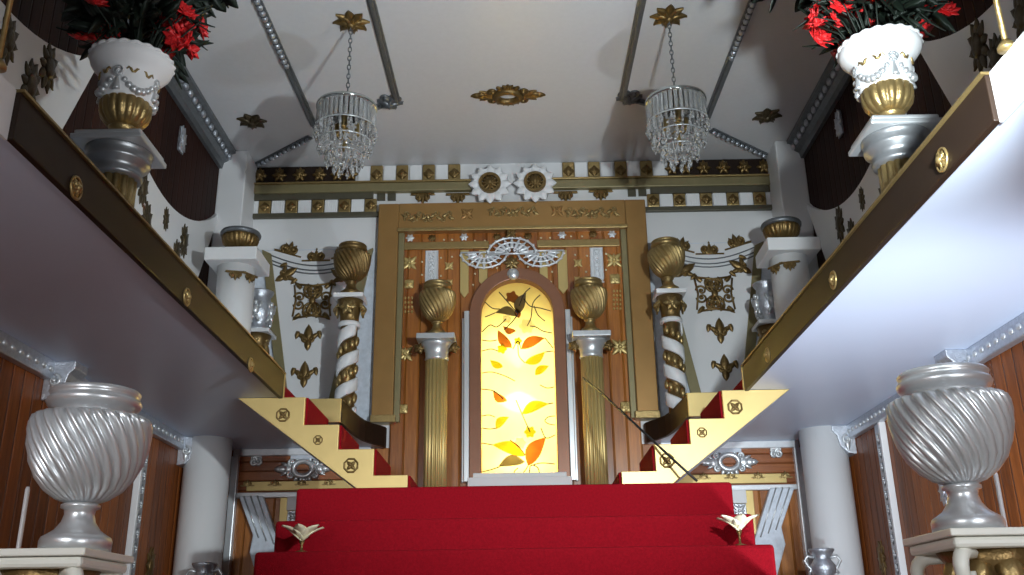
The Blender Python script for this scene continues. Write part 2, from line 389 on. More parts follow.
# ================================================================== gallery edge boards
ROS = {-1: [(75, 188), (186, 297), (250, 365)], 1: [(943, 160), (834, 280), (768, 355)]}
for s in (-1, 1):
    t = thing('fascia_board', 'dark bronze board along the %s gallery edge with gilt rosettes' % SIDE[s], 'fascia', (s*1.44, 4.0, ZS), 'gallery edge boards')
    MB().box(s*1.415, s*1.44, 2.42, 5.7, ZS-.01, ZG+.015).build('board', 'fascia', t, bevel=.004)
    MB().box(s*1.405, s*1.45, 2.42, 5.7, ZG+.015, ZG+.024).build('lip', 'gold', t)
    MB().box(s*1.412, s*1.48, 5.7, 5.72, ZS, ZG+.02).build('end_plate', 'satin', t)
    for px, py in ROS[s]:
        p = at_x(px, py, s*1.415)
        mb = MB(frame(p, 'right' if s > 0 else 'left', 0, .075)); rosette(mb, 6, .5, .16, .2); mb.tube([(.5*math.cos(a), .5*math.sin(a), .05) for a in [2*PI*i/16 for i in range(16)]], .07, 5, True)
        mb.build('rosette', 'gold', t)
    MB().box(s*1.43, s*1.44, -2, 2.42, ZS-.015, ZG+.02).build('white_board', 'white', t)
    t = thing('curved_fascia_board', 'dark curved board edging the gallery behind the %s side stairs' % SIDE[s], 'fascia', (s*1.2, 6.8, ZS), 'curved gallery edge boards')
    off = [(x-.025, y+.0) if i < 4 else (x-.02, y-.02) for i, (x, y) in enumerate(curve)]
    mb = MB(); mb.ring([(s*x, y) for x, y in off], [(s*x, y) for x, y in curve], ZS-.01, ZG+.015, 'z', False); mb.build('board', 'fascia', t)
    MB().box(s*1.185, s*1.483, 6.375, 6.4, ZS-.015, ZG+.02).build('end_plate', 'satin', t, bevel=.003)
# ================================================================== central stairs
tops = [ZL, 2.032, 1.861]+[1.861-.169*k for k in range(1, 11)]
t = thing('carpeted_staircase', 'wide red carpeted staircase rising to the altar landing', 'stairs', (0, 3.5, 0))
for k, z in enumerate(tops):
    if k > 5: break
    y = 5.1-.285*k; x = [1.157, 1.185, 1.20, 1.21, 1.215, 1.22][min(k, 5)]
    mb = MB().box(-x, x, y, y+.31, max(0, z-.205), z)
    mb.build('step', 'carpet', t, bevel=.016)
MB().box(-1.10, 1.10, 5.36, YB-.03, 0, ZL-.002).build('landing', 'carpet', t)
MB().box(-1.14, 1.14, 3.70, 5.36, 0, tops[5]-.18).build('base', 'floor', t)  # unseen block put in for the lower carpeted steps, to cut red bounce
# ================================================================== side stairs
TR = [(1.275, 1.483, 2.87), (1.06, 1.275, 2.695), (.842, 1.06, 2.543), (.636, .842, 2.384)]
SROS = {-1: [(283, 415, 6.5), (318, 440, 4.5), (351, 465.5, 7)], 1: [(735, 407, 7), (702, 432.5, 4.8), (667, 460.5, 7)]}
def botz(x): return 2.23+(x-.834)*.765
for s in (-1, 1):
    t = thing('side_staircase', 'short red carpeted stair with stepped gold stringer up to the %s gallery' % SIDE[s], 'stairs', (s*1.1, 6.05, ZL), 'side stairs to the galleries')
    pts = [(1.69, 2.868), (1.275, 2.868), (1.275, 2.695), (1.06, 2.695), (1.06, 2.543), (.842, 2.543), (.842, 2.384), (.636, 2.384), (.636, 2.232), (.834, 2.232)]
    st = MB().prism([(s*x, z) for x, z in pts], 5.69, 5.72).build('stringer', 'satin', t, bevel=.003)
    for px, py, r in SROS[s]:
        p = at_y(px, py, 5.69); q = r*mpp(p)
        mb = MB(frame(p, 'back', 0, q))
        mb.tube([(math.cos(a), math.sin(a), .05) for a in [2*PI*(i+.5)/8 for i in range(8)]], .16, 5, True)
        for i in range(4): mb.petal((0, 0), i*PI/2+PI/4, .85, .6, .2)
        mb.blob((0, 0, .15), (.2, .2, .18), 8, 5); mb.build('rosette', 'oldgold', st)
    for x0, x1, z in TR:
        p = [(x0-.012, z), (x1, z), (x1, max(2.232, botz(x1)+.03)), (x0-.012, max(2.232, botz(x0)+.03))]
        MB().prism([(s*a, b) for a, b in p], 5.722, 6.372).build('step', 'carpet', t)
    MB().box(s*1.466, s*1.482, 5.722, 6.372, 2.87, ZG).build('top_riser', 'carpet', t)
    p = [(.834, 2.232), (1.62, 2.815), (1.62, 2.845), (.80, 2.232)]
    MB().prism([(s*a, b) for a, b in p], 5.722, 6.372).build('underside', 'soffit', t)
# ================================================================== window
ARC = lambda R, n=28, x0=WX: [(x0-R*math.cos(PI*i/n), WSP+R*1.03*math.sin(PI*i/n)) for i in range(n+1)]
w1 = tag(thing('window_1', 'arched amber stained glass window with leaves, lit from behind', 'window', (WX, YB, WB)), kind='structure')
MB().prism([(WX-WR-.01, WB+.05)]+ARC(WR+.01)+[(WX+WR+.01, WB+.05)], YB-.005, YB+.004).build('glass_pane', 'amber', w1, smooth=False)
Ro = WR+.095
outer = [(WX-Ro, WB+.02)]+ARC(Ro)+[(WX+Ro, WB+.02)]; inner = [(WX-WR, WB+.02)]+ARC(WR)+[(WX+WR, WB+.02)]
MB().ring(outer, inner, YB-.10, YB+.02, 'y', False).build('arched_frame', 'brownframe', w1, bevel=.006)
for s in (-1, 1):
    mb = MB()
    mb.box(WX+s*Ro, WX+s*(Ro+.042), YB-.11, YB, WB, WSP+.03).box(WX+s*(Ro+.042), WX+s*(Ro+.06), YB-.07, YB, WB, WSP-.02)
    mb.build('side_trim', 'silver', w1, bevel=.004)
mb = MB().box(WX-Ro-.01, WX+Ro+.01, YB-.12, YB, WB-.06, WB+.03).box(WX-Ro+.03, WX+Ro-.03, YB-.105, YB, WB+.03, WB+.065)
mb.build('sill', 'white', w1, bevel=.004)
YG = YB-.012
def leafpoly(a, b, wid, bend=.12, n=9):
    a, b = Vector((a.x, a.z)), Vector((b.x, b.z)); d = b-a; L = d.length; d.normalize(); q = Vector((-d.y, d.x)); up = []; dn = []
    for i in range(n):
        t = i/(n-1); c = a+d*(L*t)+q*(bend*L*math.sin(PI*t)); h = wid*L*math.sin(PI*t**.85)
        up.append(c+q*h); dn.append(c-q*h)
    return [tuple(p) for p in up]+[tuple(p) for p in dn[-2:0:-1]]
LEAVES = [((518, 314), (526, 293), .2, 'greyglass', .1), ((517, 316), (495, 313), .17, 'greyglass', -.2), ((512, 348), (498, 330), .18, 'brownglass', .1), ((521, 349), (545, 338), .17, 'brownglass', .1),
          ((525, 363), (545, 352), .17, 'orangeglass', -.1), ((535, 375), (549, 366), .2, 'greenglass', .1), ((503, 367), (490, 360), .2, 'greenglass', .1), ((516, 331), (503, 326), .2, 'brownglass', .2),
          ((507, 401), (493, 391), .2, 'brownglass', .15), ((522, 414), (549, 404), .15, 'orangeglass', .12), ((496, 429), (509, 417), .2, 'orangeglass', .15), ((525, 456), (492, 445), .15, 'orangeglass', -.1),
          ((528, 466), (546, 437), .19, 'brownglass', .1), ((525, 462), (498, 467), .17, 'greyglass', -.15), ((519, 318), (516, 308), .25, 'brownglass', 0)]
for a, b, wd, mt, bd in LEAVES:
    MB().prism(leafpoly(at_y(*a, YG), at_y(*b, YG), wd*1.2, bd), YG-.004, YG).build('glass_leaf', mt, w1, smooth=False)
for px, py, r, mt, n in [(512, 297, 6.5, 'brownglass', 5), (527, 326, 8, 'whiteglass', 6), (502, 349, 5, 'greenglass', 5), (518, 341, 4, 'greenglass', 5), (530, 432, 6, 'greenglass', 6), (507, 319, 4.5, 'whiteglass', 5), (520, 443, 6, 'whiteglass', 6)]:
    p = at_y(px, py, YG-.004); r *= mpp(p)
    pts = [(p.x+r*(.88+.14*math.cos(n*a))*math.cos(a), p.z+r*(.88+.14*math.cos(n*a))*math.sin(a)) for a in [2*PI*i/40 for i in range(40)]]
    MB().prism(pts, YG-.006, YG-.001).build('glass_flower', mt, w1, smooth=False)
LEAD = [[(483, 300), (492, 308), (500, 309)], [(482, 332), (490, 325), (497, 327), (506, 319)], [(482, 351), (491, 349), (498, 351)], [(551, 311), (540, 308), (530, 306), (524, 299)], [(552, 333), (543, 331), (536, 327), (530, 326)],
        [(553, 348), (545, 338)], [(499, 292), (506, 300), (518, 314)], [(530, 288), (524, 294), (519, 306)], [(540, 295), (533, 303), (531, 318), (527, 326)], [(481, 389), (494, 391), (503, 399)], [(553, 403), (548, 404)],
        [(482, 428), (490, 429), (497, 428)], [(482, 416), (489, 415), (495, 417)], [(482, 443), (493, 445)], [(555, 435), (546, 438), (541, 428)], [(555, 464), (541, 463), (530, 466)], [(482, 472), (490, 470), (499, 467)],
        [(555, 416), (548, 417), (545, 421), (549, 424), (555, 425)], [(528, 466), (523, 473), (517, 476), (514, 472), (518, 468)], [(530, 466), (529, 475)], [(533, 465), (538, 468), (540, 476)], [(525, 455), (519, 447), (510, 440)], [(513, 349), (518, 341), (521, 349)],
        [(504, 330), (512, 322), (518, 314)], [(485, 317), (495, 313)], [(497, 340), (490, 341), (482, 340)], [(545, 321), (538, 315), (534, 306)], [(525, 363), (519, 356), (518, 345)], [(545, 352), (553, 351)], [(516, 400), (522, 414), (530, 432)], [(515, 381), (505, 376), (492, 372), (482, 373)], [(540, 385), (547, 388), (554, 387)]]
for L in LEAD:
    P = [at_y(*q, YG-.006) for q in L]
    if len(P) > 2:
        S = []
        for i in range(len(P)-1):
            a, b = P[i], P[i+1]; pa = P[i-1] if i else a; pb = P[i+2] if i+2 < len(P) else b
            for k in range(4):
                u = k/4; S.append(.5*((2*a)+(b-pa)*u+(2*pa-5*a+4*b-pb)*u*u+(3*a-pa-3*b+pb)*u**3))
        P = S+[P[-1]]
    MB().tube(P, .0045, 5).build('lead_line', 'line', w1)
# lit niche behind the glass
mb = MB().box(WX-hx-.02, WX-hx, YB+.06, YB+.55, hz0-.02, hz1+.02).box(WX+hx, WX+hx+.02, YB+.06, YB+.55, hz0-.02, hz1+.02).box(WX-hx, WX+hx, YB+.06, YB+.55, hz1, hz1+.02).box(WX-hx, WX+hx, YB+.06, YB+.55, hz0-.02, hz0).box(WX-hx-.02, WX+hx+.02, YB+.55, YB+.57, hz0-.02, hz1+.02)
struct(mb, 'wall_niche', 'nichegrey')
# ================================================================== altar surround: gilt frame, boards and their appliques
ho, zt = pair((375, 205), (641, 198), YB-.10); hi, zi = pair((394, 233), (622, 226), YB-.10); hq, _z = pair((401, 250), (618, 243), YB-.075)
PB = 3.08
sur = thing('altar_surround', 'varnished board panel in a broad bronze frame with gilt and silver appliques around the window', 'altar surround', (0, YB, ZL))
# boards with an arched opening
n_ = 28; inn = [(WX-Ro+.01, WB)]+ARC(Ro-.01)+[(WX+Ro-.01, WB)]
hb, zb = hi+.03, zi+.05; out = []
for i, (x, z) in enumerate(inn):
    if i == 0: out.append((-hb, ZL))
    elif i == len(inn)-1: out.append((hb, ZL))
    else:
        a = math.atan2(z-WSP, x-WX); cx_, sz = math.cos(a), math.sin(a)
        k = min((hb/abs(cx_)) if abs(cx_) > 1e-6 else 9, (zb-WSP)/sz if sz > 1e-6 else 9); out.append((WX*0+k*cx_, WSP+k*sz))
# keep the square upper corners
for s in (-1, 1):
    j = min(range(len(out)), key=lambda i: abs(out[i][0]-s*hb)+abs(out[i][1]-zb)); out[j] = (s*hb, zb)
MB().ring(out, inn, YB-.03, YB, 'y', True).build('boards', 'wood', sur, smooth=False)
for s in (-1, 1):
    MB().box(s*hi, s*ho, YB-.10, YB, PB, zt).build('jamb', 'bronze', sur, bevel=.008)
    MB().box(s*hq, s*hi, YB-.075, YB, PB-.02, zi).build('inner_moulding', 'olive', sur, bevel=.006)
    MB().box(s*(hi-.02), s*(ho+.005), YB-.125, YB, PB-.03, PB+.03).build('jamb_foot', 'gold', sur, bevel=.006)
MB().box(-hi, hi, YB-.10, YB, zi, zt).build('header', 'bronze', sur, bevel=.006)
MB().box(-hi-.01, hi+.01, YB-.12, YB-.10, zi-.005, zi+.025).build('header_lip', 'gold', sur, bevel=.004)
YW = YB-.03
def app(parent, name, mat, fn, px, py, size, rot=0., Y=YW, **kw):
    p = at_y(px, py, Y); mb = MB(frame(p, 'back', rot, size*mpp(p))); fn(mb, **kw); return mb.build(name, mat, parent)
def carving(mb, w=1.0):   # foliage carved on the header, half-width 1
    random.seed(int(w*100))
    for s in (1, -1):
        for k in range(4):
            x = s*(.08+.24*k)
            mb.scroll((x, .02*(k % 2)), (0 if s > 0 else PI), .12, 1.1, .03, s*(1 if k % 2 else -1)); mb.petal((x, 0), (0 if s > 0 else PI)+.5*(-1)**k, .26, .14, .06); mb.petal((x+s*.1, 0), (PI/2)*(-1)**k, .17, .11, .05)
    mb.blob((0, 0, .04), (.09, .11, .05), 8, 5)
for px, py, sz in [(428, 217, 26), (513, 212, 25), (592, 213, 27)]: app(sur, 'carving', 'gold', carving, px, py, sz, Y=YB-.10)
for px, py in [(467, 214), (557, 211)]: app(sur, 'small_carving', 'bronze', cross_flower, px, py, 15, Y=YB-.10)
# rails and short pilaster strips
def strip(parent, name, mat, x0, y0, x1, y1, th=.018, Y=YW, bevel=.004):
    a, b = at_y(x0, y0, Y), at_y(x1, y1, Y)
    return MB().box(min(a.x, b.x), max(a.x, b.x), Y-th, Y, min(a.z, b.z), max(a.z, b.z)).build(name, mat, parent, bevel=bevel)
zr0, zr1 = at_y(440, 251).z, at_y(440, 244).z
for s, x0, x1 in ((-1, 401, 489), (1, 537, 619)):
    a, b = at_y(x0, 247).x, at_y(x1, 247).x
    MB().box(a, b, YW-.022, YW, zr0, zr1).build('rail', 'gold', sur, bevel=.004)
for x0, x1, yb in [(460.5, 469, 294), (479, 487.5, 283), (539, 547, 280), (557, 566.5, 290)]:
    a, b = at_y(x0, 252), at_y(x1, 252); zb_ = at_y(x0, yb).z; mid = (a.x+b.x)/2
    MB().prism([(a.x, a.z), (b.x, a.z), (b.x, zb_), (mid, zb_-.05), (a.x, zb_)], YW-.016, YW).build('strip', 'satin', sur, bevel=.003)
# silver lace crest over the arch
for nm, px, py, sz, rot in [('fan', 512, 254, 24, 0.), ('fan', 484, 252.5, 23, PI), ('fan', 540.5, 251, 23, PI)]:
    app(sur, nm, 'brightsilver', fan, px, py, sz, rot, Y=YW-(.024 if rot else .05))
app(sur, 'medallion', 'gold', rosette, 511.5, 263, 17, n=8, R=.5, h=.14); app(sur, 'finial', 'oldgold', cross_flower, 511, 233, 14, Y=YB-.10)
p = at_y(513, 274, YB-.10); MB().blob(p, (.05, .03, .05), 16, 10).build('boss', 'silver', sur)
for px, py in [(432, 251), (596, 248)]: app(sur, 'lace_drop', 'brightsilver', lace_drop, px, py, 12)
for px, py in [(410, 238), (464, 237), (562, 235), (612, 234)]: app(sur, 'flower', 'brightsilver', rosette, px, py, 9, n=6, h=.12)
for px, py in [(432, 238), (593, 234), (497, 236.5), (528, 236)]: app(sur, 'rosette', 'oldgold', rosette, px, py, 9, n=8, h=.12)
for px, py, sz in [(409.5, 263, 15), (405, 354, 16), (614, 260, 16), (620, 347, 17)]: app(sur, 'cross_applique', 'satin', cross_flower, px, py, sz*1.2)
for px, py, sz in [(409, 284, 10), (403, 409, 10), (615, 279, 11), (626, 407, 12)]: app(sur, 'lozenge', 'satin', rosette, px, py, sz, PI/4, n=4, R=.6, h=.14)
for px, py, sz in [(449, 266, 11), (578, 263, 11), (450, 282, 7), (577, 279, 7)]: app(sur, 'small_flower', 'satin', cross_flower, px, py, sz)
for cx_, cy_, nx, ny in [(407, 305, 4, 4), (617, 300, 3, 5)]:
    for i in range(nx):
        for j in range(ny):
            p = at_y(cx_+(i-(nx-1)/2)*3.3, cy_+(j-(ny-1)/2)*(4.6 if ny == 4 else 4.4), YW); MB(frame(p)).blob((0, 0, .004), (.0105, .0145, .012), 6, 4).build('stud', 'satin', sur)
for px, py in [(444, 240), (452, 240), (475, 241), (485, 241), (541, 238), (550, 238), (571, 236.5), (582, 236.5), (422, 262), (422, 275), (441, 258), (441, 276), (452, 257), (587, 256), (606, 254), (606, 270), (586, 272), (575, 255), (473, 264), (475, 274), (473, 285), (497, 268), (502, 273), (522, 272), (528, 267), (534, 274), (551, 262), (552, 272), (551, 282)]:
    p = at_y(px, py, YW); MB(frame(p)).blob((0, 0, .004), (.010, .010, .009), 6, 4).build('stud', 'paleflower', sur)
# ================================================================== frieze under the ceiling
def PX(px, py): 
    p = at_y(px, py); return p.x+.022, p.z
for s in (-1, 1):
    t = thing('frieze', 'gold and white dentil frieze under the ceiling on the %s half of the altar wall' % SIDE[s], 'frieze', (s*1.3, YB, 4.8), 'friezes under the ceiling')
    def fb(name, mat, x0, x1, yref, y0, y1, th, bevel=.004):
        a, b = PX(x0, yref)[0], PX(x1, yref)[0]; z0, z1 = PX((x0+x1)/2, y1)[1], PX((x0+x1)/2, y0)[1]
        return MB().box(s*abs(a), s*abs(b), YB-th, YB, z0, z1).build(name, mat, t, bevel=bevel)
    zbar0, zbar1 = PX(297, 195.5)[1], PX(297, 187.2)[1]
    xo, xi = abs(PX(247, 190)[0]), abs(PX(469, 188)[0]); xm = abs(PX(371, 200)[0]); xd = abs(PX(353, 178)[0]); xe = ho+.004
    zA = ZC-.012; 
    MB().box(s*xi, s*xo, YB-.06, YB, zbar0, zbar1).build('rail', 'olive', t, bevel=.006)
    MB().box(s*xi, s*xo, YB-.075, YB, zbar1, zbar1+.016).build('rail_edge', 'gold', t, bevel=.003)
    zc0 = PX(297, 201.5)[1]; zd0 = PX(300, 214.5)[1]; ze0 = PX(300, 219)[1]
    MB().box(s*xm, s*xo, YB-.04, YB, zc0, zbar0).build('dark_band', 'darkolive', t)
    MB().box(s*xe, s*xo, YB-.04, YB, ze0, zd0).build('lower_band', 'darkolive', t, bevel=.004)
    MB().box(s*xd, s*xo, YB-.03, YB, zbar1+.016, zA).build('upper_band', 'fascia', t)
    for px in (258, 277.5, 298, 317.5, 335.5, 349):
        x = PX(px, 180)[0]; mb = MB(frame((s*abs(x), YB-.03, (zbar1+zA)/2+.01), 'back', 0, .13)); rosette(mb, 6, .5, .2, .2); mb.petal((0, 0), PI/2, .6, .4, .15); mb.build('gilt_tuft', 'oldgold', t)
    hA = zA-zbar1-.016; wA = .105
    for px in (374.5, 400, 426.5, 452):
        x = s*abs(PX(px, 176)[0]); b = MB().box(x-wA/2, x+wA/2, YB-.035, YB, zbar1+.016, zA).build('gold_block', 'gold', t, bevel=.008)
        mb = MB(frame((x, YB-.035, (zbar1+zA)/2), 'back', 0, .10)); rosette(mb, 4, .5, .15, .16); mb.build('block_flower', 'oldgold', b)
    for px in (362, 387.5, 413.5, 439.5):
        x = s*abs(PX(px, 176)[0]); MB().box(x-wA/2, x+wA/2, YB-.02, YB, zbar1+.016, zA).build('white_block', 'plaster', t, bevel=.004)
    for px in (263, 289.5, 316, 342.5, 368.5):
        x = s*abs(PX(px, 208)[0]); b = MB().box(x-.052, x+.052, YB-.035, YB, zd0, zc0).build('gold_block', 'gold', t, bevel=.008)
        mb = MB(frame((x, YB-.035, (zd0+zc0)/2), 'back', 0, .09)); rosette(mb, 4, .5, .15, .16); mb.build('block_flower', 'oldgold', b)
    for px in (250, 276, 302.5, 329, 355.5):
        x = s*abs(PX(px, 208)[0]); mb = MB().box(x-.055, x+.055, YB-.022, YB, zd0, zc0)
        for q in range(6): mb.box(x-.052+q*.018, x-.042+q*.018, YB-.026, YB-.022, zd0+.003, zc0-.003)
        mb.build('white_block', 'plaster', t)
    for px in (379, 389.5):
        x = s*abs(PX(px, 197)[0]); z0, z1 = PX(px, 201)[1], PX(px, 194.5)[1]; MB().box(x-.034, x+.034, YB-.02, YB, z0, z1).build('dark_square', 'darkolive', t)
    for px in (420.5, 455.5):
        x, z = PX(px, 193.5); mb = MB(frame((s*abs(x), YB-.012, z-.005), 'back', PI, .21)); crest(mb); mb.build('hanging_crest', 'oldgold', t)
for px, py, nm in [(490, 184.5, 'white leafy plaster medallion with gilt centre, nearer the left chandelier'), (535, 183.5, 'white leafy plaster medallion with gilt centre, nearer the right chandelier')]:
    p = at_y(px, py, YB-.11); t = thing('plaster_medallion', nm, 'medallion', p, 'plaster medallions over the altar')
    mb = MB(frame(p, 'back', 0, 21*mpp(p))); 
    mb.ring([(.8*math.cos(a), .8*math.sin(a)) for a in [2*PI*i/32 for i in range(32)]], [(.1*math.cos(a), .1*math.sin(a)) for a in [2*PI*i/32 for i in range(32)]], 0, .12, 'z')
    for i in range(12): mb.petal((.55*math.cos(2*PI*i/12), .55*math.sin(2*PI*i/12), .04), 2*PI*i/12, .47, .50, .14, pw=.4)
    mb.build('leaf_ring', 'plaster', t)
    MB(frame((p.x, YB, p.z))).lathe([(.10, 0), (.10, .115)], n=24).build('mount', 'plaster', t)
    mb = MB(frame(p-Vector((0, .02, 0)), 'back', 0, 22*mpp(p))); rosette(mb, 12, .5, .18, .16); mb.ring([(.5*math.cos(a), .5*math.sin(a)) for a in [2*PI*i/24 for i in range(24)]], [(.36*math.cos(a), .36*math.sin(a)) for a in [2*PI*i/24 for i in range(24)]], 0, .16, 'z'); mb.build('gilt_flower', 'oldgold', t)
# ================================================================== swag boards
for s in (-1, 1):
    t = thing('swag_board', 'tapering white board with olive borders and gilt appliques on the %s of the altar' % SIDE[s], 'wall ornament', (s*1.7, YB, ZG), 'swag boards beside the altar')
    Y0 = YB-.012; Y1 = YB-.035
    xo, z1 = pair((264, 252), (761, 243), Y0); xi, z2 = pair((372, 250), (653, 246), Y0); zt_ = (z1+z2)/2
    cxm = (xo+xi)/2; hw = (xo-xi)/2; zb_ = ZG
    xbo, xbi = cxm+.16, cxm-.16
    sag = .13; n = 16
    top = [(xo-(xo-xi)*i/n, zt_-sag*math.sin(PI*i/n)) for i in range(n+1)]
    MB().prism([(s*xo, zt_), (s*xi, zt_)]+[(s*xbi, zb_), (s*xbo, zb_)], Y1, Y0).build('board', 'white', t, smooth=False)
    for a, b in ((xo, xbo), (xi, xbi)):
        d = .085 if a > cxm else -.085
        MB().prism([(s*(a+d*.15), zt_+.01), (s*(a-d*.8), zt_-.03), (s*(b-d*.55), zb_), (s*(b+d*.45), zb_)], Y1-.012, Y0).build('border', 'olive', t, bevel=.003)
    for k in (0.012, .055, .085):
        MB().tube([(s*x, Y1-.002, z-k) for x, z in top[1:-1]], .006, 5).build('swag_line', 'graymetal', t)
    for k, (l, r) in enumerate([((287, 254.5), (738, 246.5)), ((317, 262), (711, 254)), ((346, 255), (681, 250))]):
        x, z = pair(l, r, Y1); mb = MB(frame((s*x, Y1+.01, z), 'back', s*(.30 if k == 0 else -.30 if k == 2 else 0), .25)); crest(mb); mb.build('crest', 'oldgold', t)
    x, z = pair((311.5, 302), (713.5, 293), Y1); mb = MB(frame((s*x, Y1, z), 'back', 0, .325)); scroll_square(mb); mb.build('scrollwork', 'oldgold', t)
    for l, r, rot, q in [((307, 341), (719, 329), 0, .22), ((303, 377), (724, 366.5), 0, .22), ((286, 276), (741, 266), s*1.0, .21), ((341, 277), (683, 270), -s*1.0, .21)]:
        x, z = pair(l, r, Y1); mb = MB(frame((s*x, Y1, z), 'back', rot, q)); fleur(mb); mb.build('fleur_de_lis', 'oldgold', t)
# ================================================================== urns
def swirl_urn(base, R, H, mat, label, group, n=26, name='swirl_urn', lidded=False):
    """gadrooned urn: foot, bowl with spiral flutes, rim"""
    t = thing(name, label, 'urn', base, group); b = Vector(base); k = H/.53; q = R/.20
    f = [(.112, 0), (.113, .035), (.108, .047), (.094, .055), (.072, .07), (.054, .095), (.047, .12), (.05, .135), (.062, .14), (.062, .15), (.05, .156)]
    MB().lathe([(r*q, z*k) for r, z in f], b, 32).build('foot', mat, t)
    bw = [(.05, .156), (.085, .168), (.125, .195), (.158, .235), (.182, .285), (.196, .34), (.2005, .385), (.199, .415), (.192, .433), (.178, .440), (.15, .436), (.12, .43)]
    N_ = n*6
    MB().lathe([(r*q, z*k) for r, z in bw], b, N_, n, .14, -.95, 1, 9, .75).build('bowl', mat, t)
    rm = [(.12, .425), (.13, .435), (.128, .452), (.137, .463), (.150, .472), (.156, .486), (.152, .498), (.142, .503), (.147, .512), (.150, .522), (.143, .53), (.125, .53), (.11, .51), (.10, .44)]
    MB().lathe([(r*q, z*k) for r, z in rm], b, 40).build('rim', mat, t)
    return t
UB = {-1: (-1.335, 3.0, 1.745), 1: (1.405, 3.0, 1.762)}
for s in (-1, 1):
    swirl_urn(UB[s], .186, .505, 'silver', 'large silver urn with swirling flutes on the cream pedestal by the %s board wall' % SIDE[s], 'large silver urns', 26)
    x, y, z = UB[s]; y += 0.0; x += .048 if s > 0 else -.07
    t = thing('urn_pedestal', 'cream pedestal with gilt acanthus capital carrying the %s silver urn' % SIDE[s], 'pedestal', (x, y, 0), 'silver urn pedestals')
    h = .185
    MB().box(x-h, x+h, y-h, y+h, z-.022, z).build('slab', 'cream', t, bevel=.004)
    MB().box(x-h+.012, x+h-.012, y-h+.012, y+h-.012, z-.055, z-.022).build('lower_slab', 'cream', t, bevel=.012)
    MB().lathe([(.10, 0), (.10, .12), (.085, .16), (.075, .2), (.075, z-.3), (.085, z-.28), (.09, z-.25), (.12, z-.10), (.15, z-.055)], (x, y, 0), 24).build('shaft', 'oldgold', t)
    for i in range(4):
        a = PI/4+i*PI/2; d = Vector((math.cos(a), math.sin(a), 0))
        pts = []
        for k in range(12):
            th = k/11*4.6; r = .055*(1-.7*k/11); pts.append(Vector((x, y, z-.115))+d*(.205+r*math.sin(th)-.02)+Vector((0, 0, r*math.cos(th))))
        pts = [Vector((x, y, z-.06))+d*.10]+pts
        MB().tube(pts, [.022]+[.024-.0008*k for k in range(12)], 8).build('volute', 'cream', t)
    for row, (rr, zz, L) in enumerate([(.085, z-.27, .16), (.10, z-.21, .15), (.13, z-.15, .10)]):
        for i in range(8):
            a = 2*PI*(i+.5*row)/8
            T = Matrix.Translation((x+rr*math.cos(a), y+rr*math.sin(a), zz)) @ Matrix.Rotation(a+PI/2, 4, 'Z') @ Matrix.Rotation(PI/2-.35, 4, 'X')
            mb = MB(T); mb.petal((0, 0), PI/2, L, .09, .03); mb.blob((0, L*.95, .015), (.025, .018, .02), 6, 4); mb.build('acanthus_leaf', 'gold', t)
# ================================================================== fluted gold columns by the window and their urns
for s, cap, cl in ((-1, (437, 338), 'left'), (1, (590.5, 335.5), 'right')):
    yc = 7.22; p = at_y(*cap, yc); x, zc = p.x, p.z; r = .088
    t = thing('fluted_column', 'gold fluted column with silver capital %s of the stained glass window' % cl, 'column', (x, yc, ZL), 'fluted columns beside the window')
    MB().box(x-.15, x+.15, yc-.15, yc+.15, zc-.045, zc).build('abacus', 'silver', t, bevel=.006)
    MB().lathe([(r*.98, -.19), (r*1.08, -.18), (r*1.02, -.165), (r*1.05, -.12), (r*1.25, -.085), (r*1.42, -.065), (r*1.45, -.045)], (x, yc, zc), 32).build('capital', 'silver', t)
    MB().lathe([(r, 0), (r, zc-.19-ZL)], (x, yc, ZL), 160, 16, .17, 0, 0, None, .7).build('shaft', 'satin', t)
    for q in (-1, 1):
        mb = MB(frame((x+q*.135, yc-.02, zc-.09), 'back', 0, .10)); rosette(mb, 5, .5, .2); mb.build('capital_flower', 'oldgold', t)
    swirl_urn((x, yc, zc), .150, .46, 'gold', 'small gold swirl urn on the fluted column %s of the window' % cl, 'gold urns beside the window', 22)
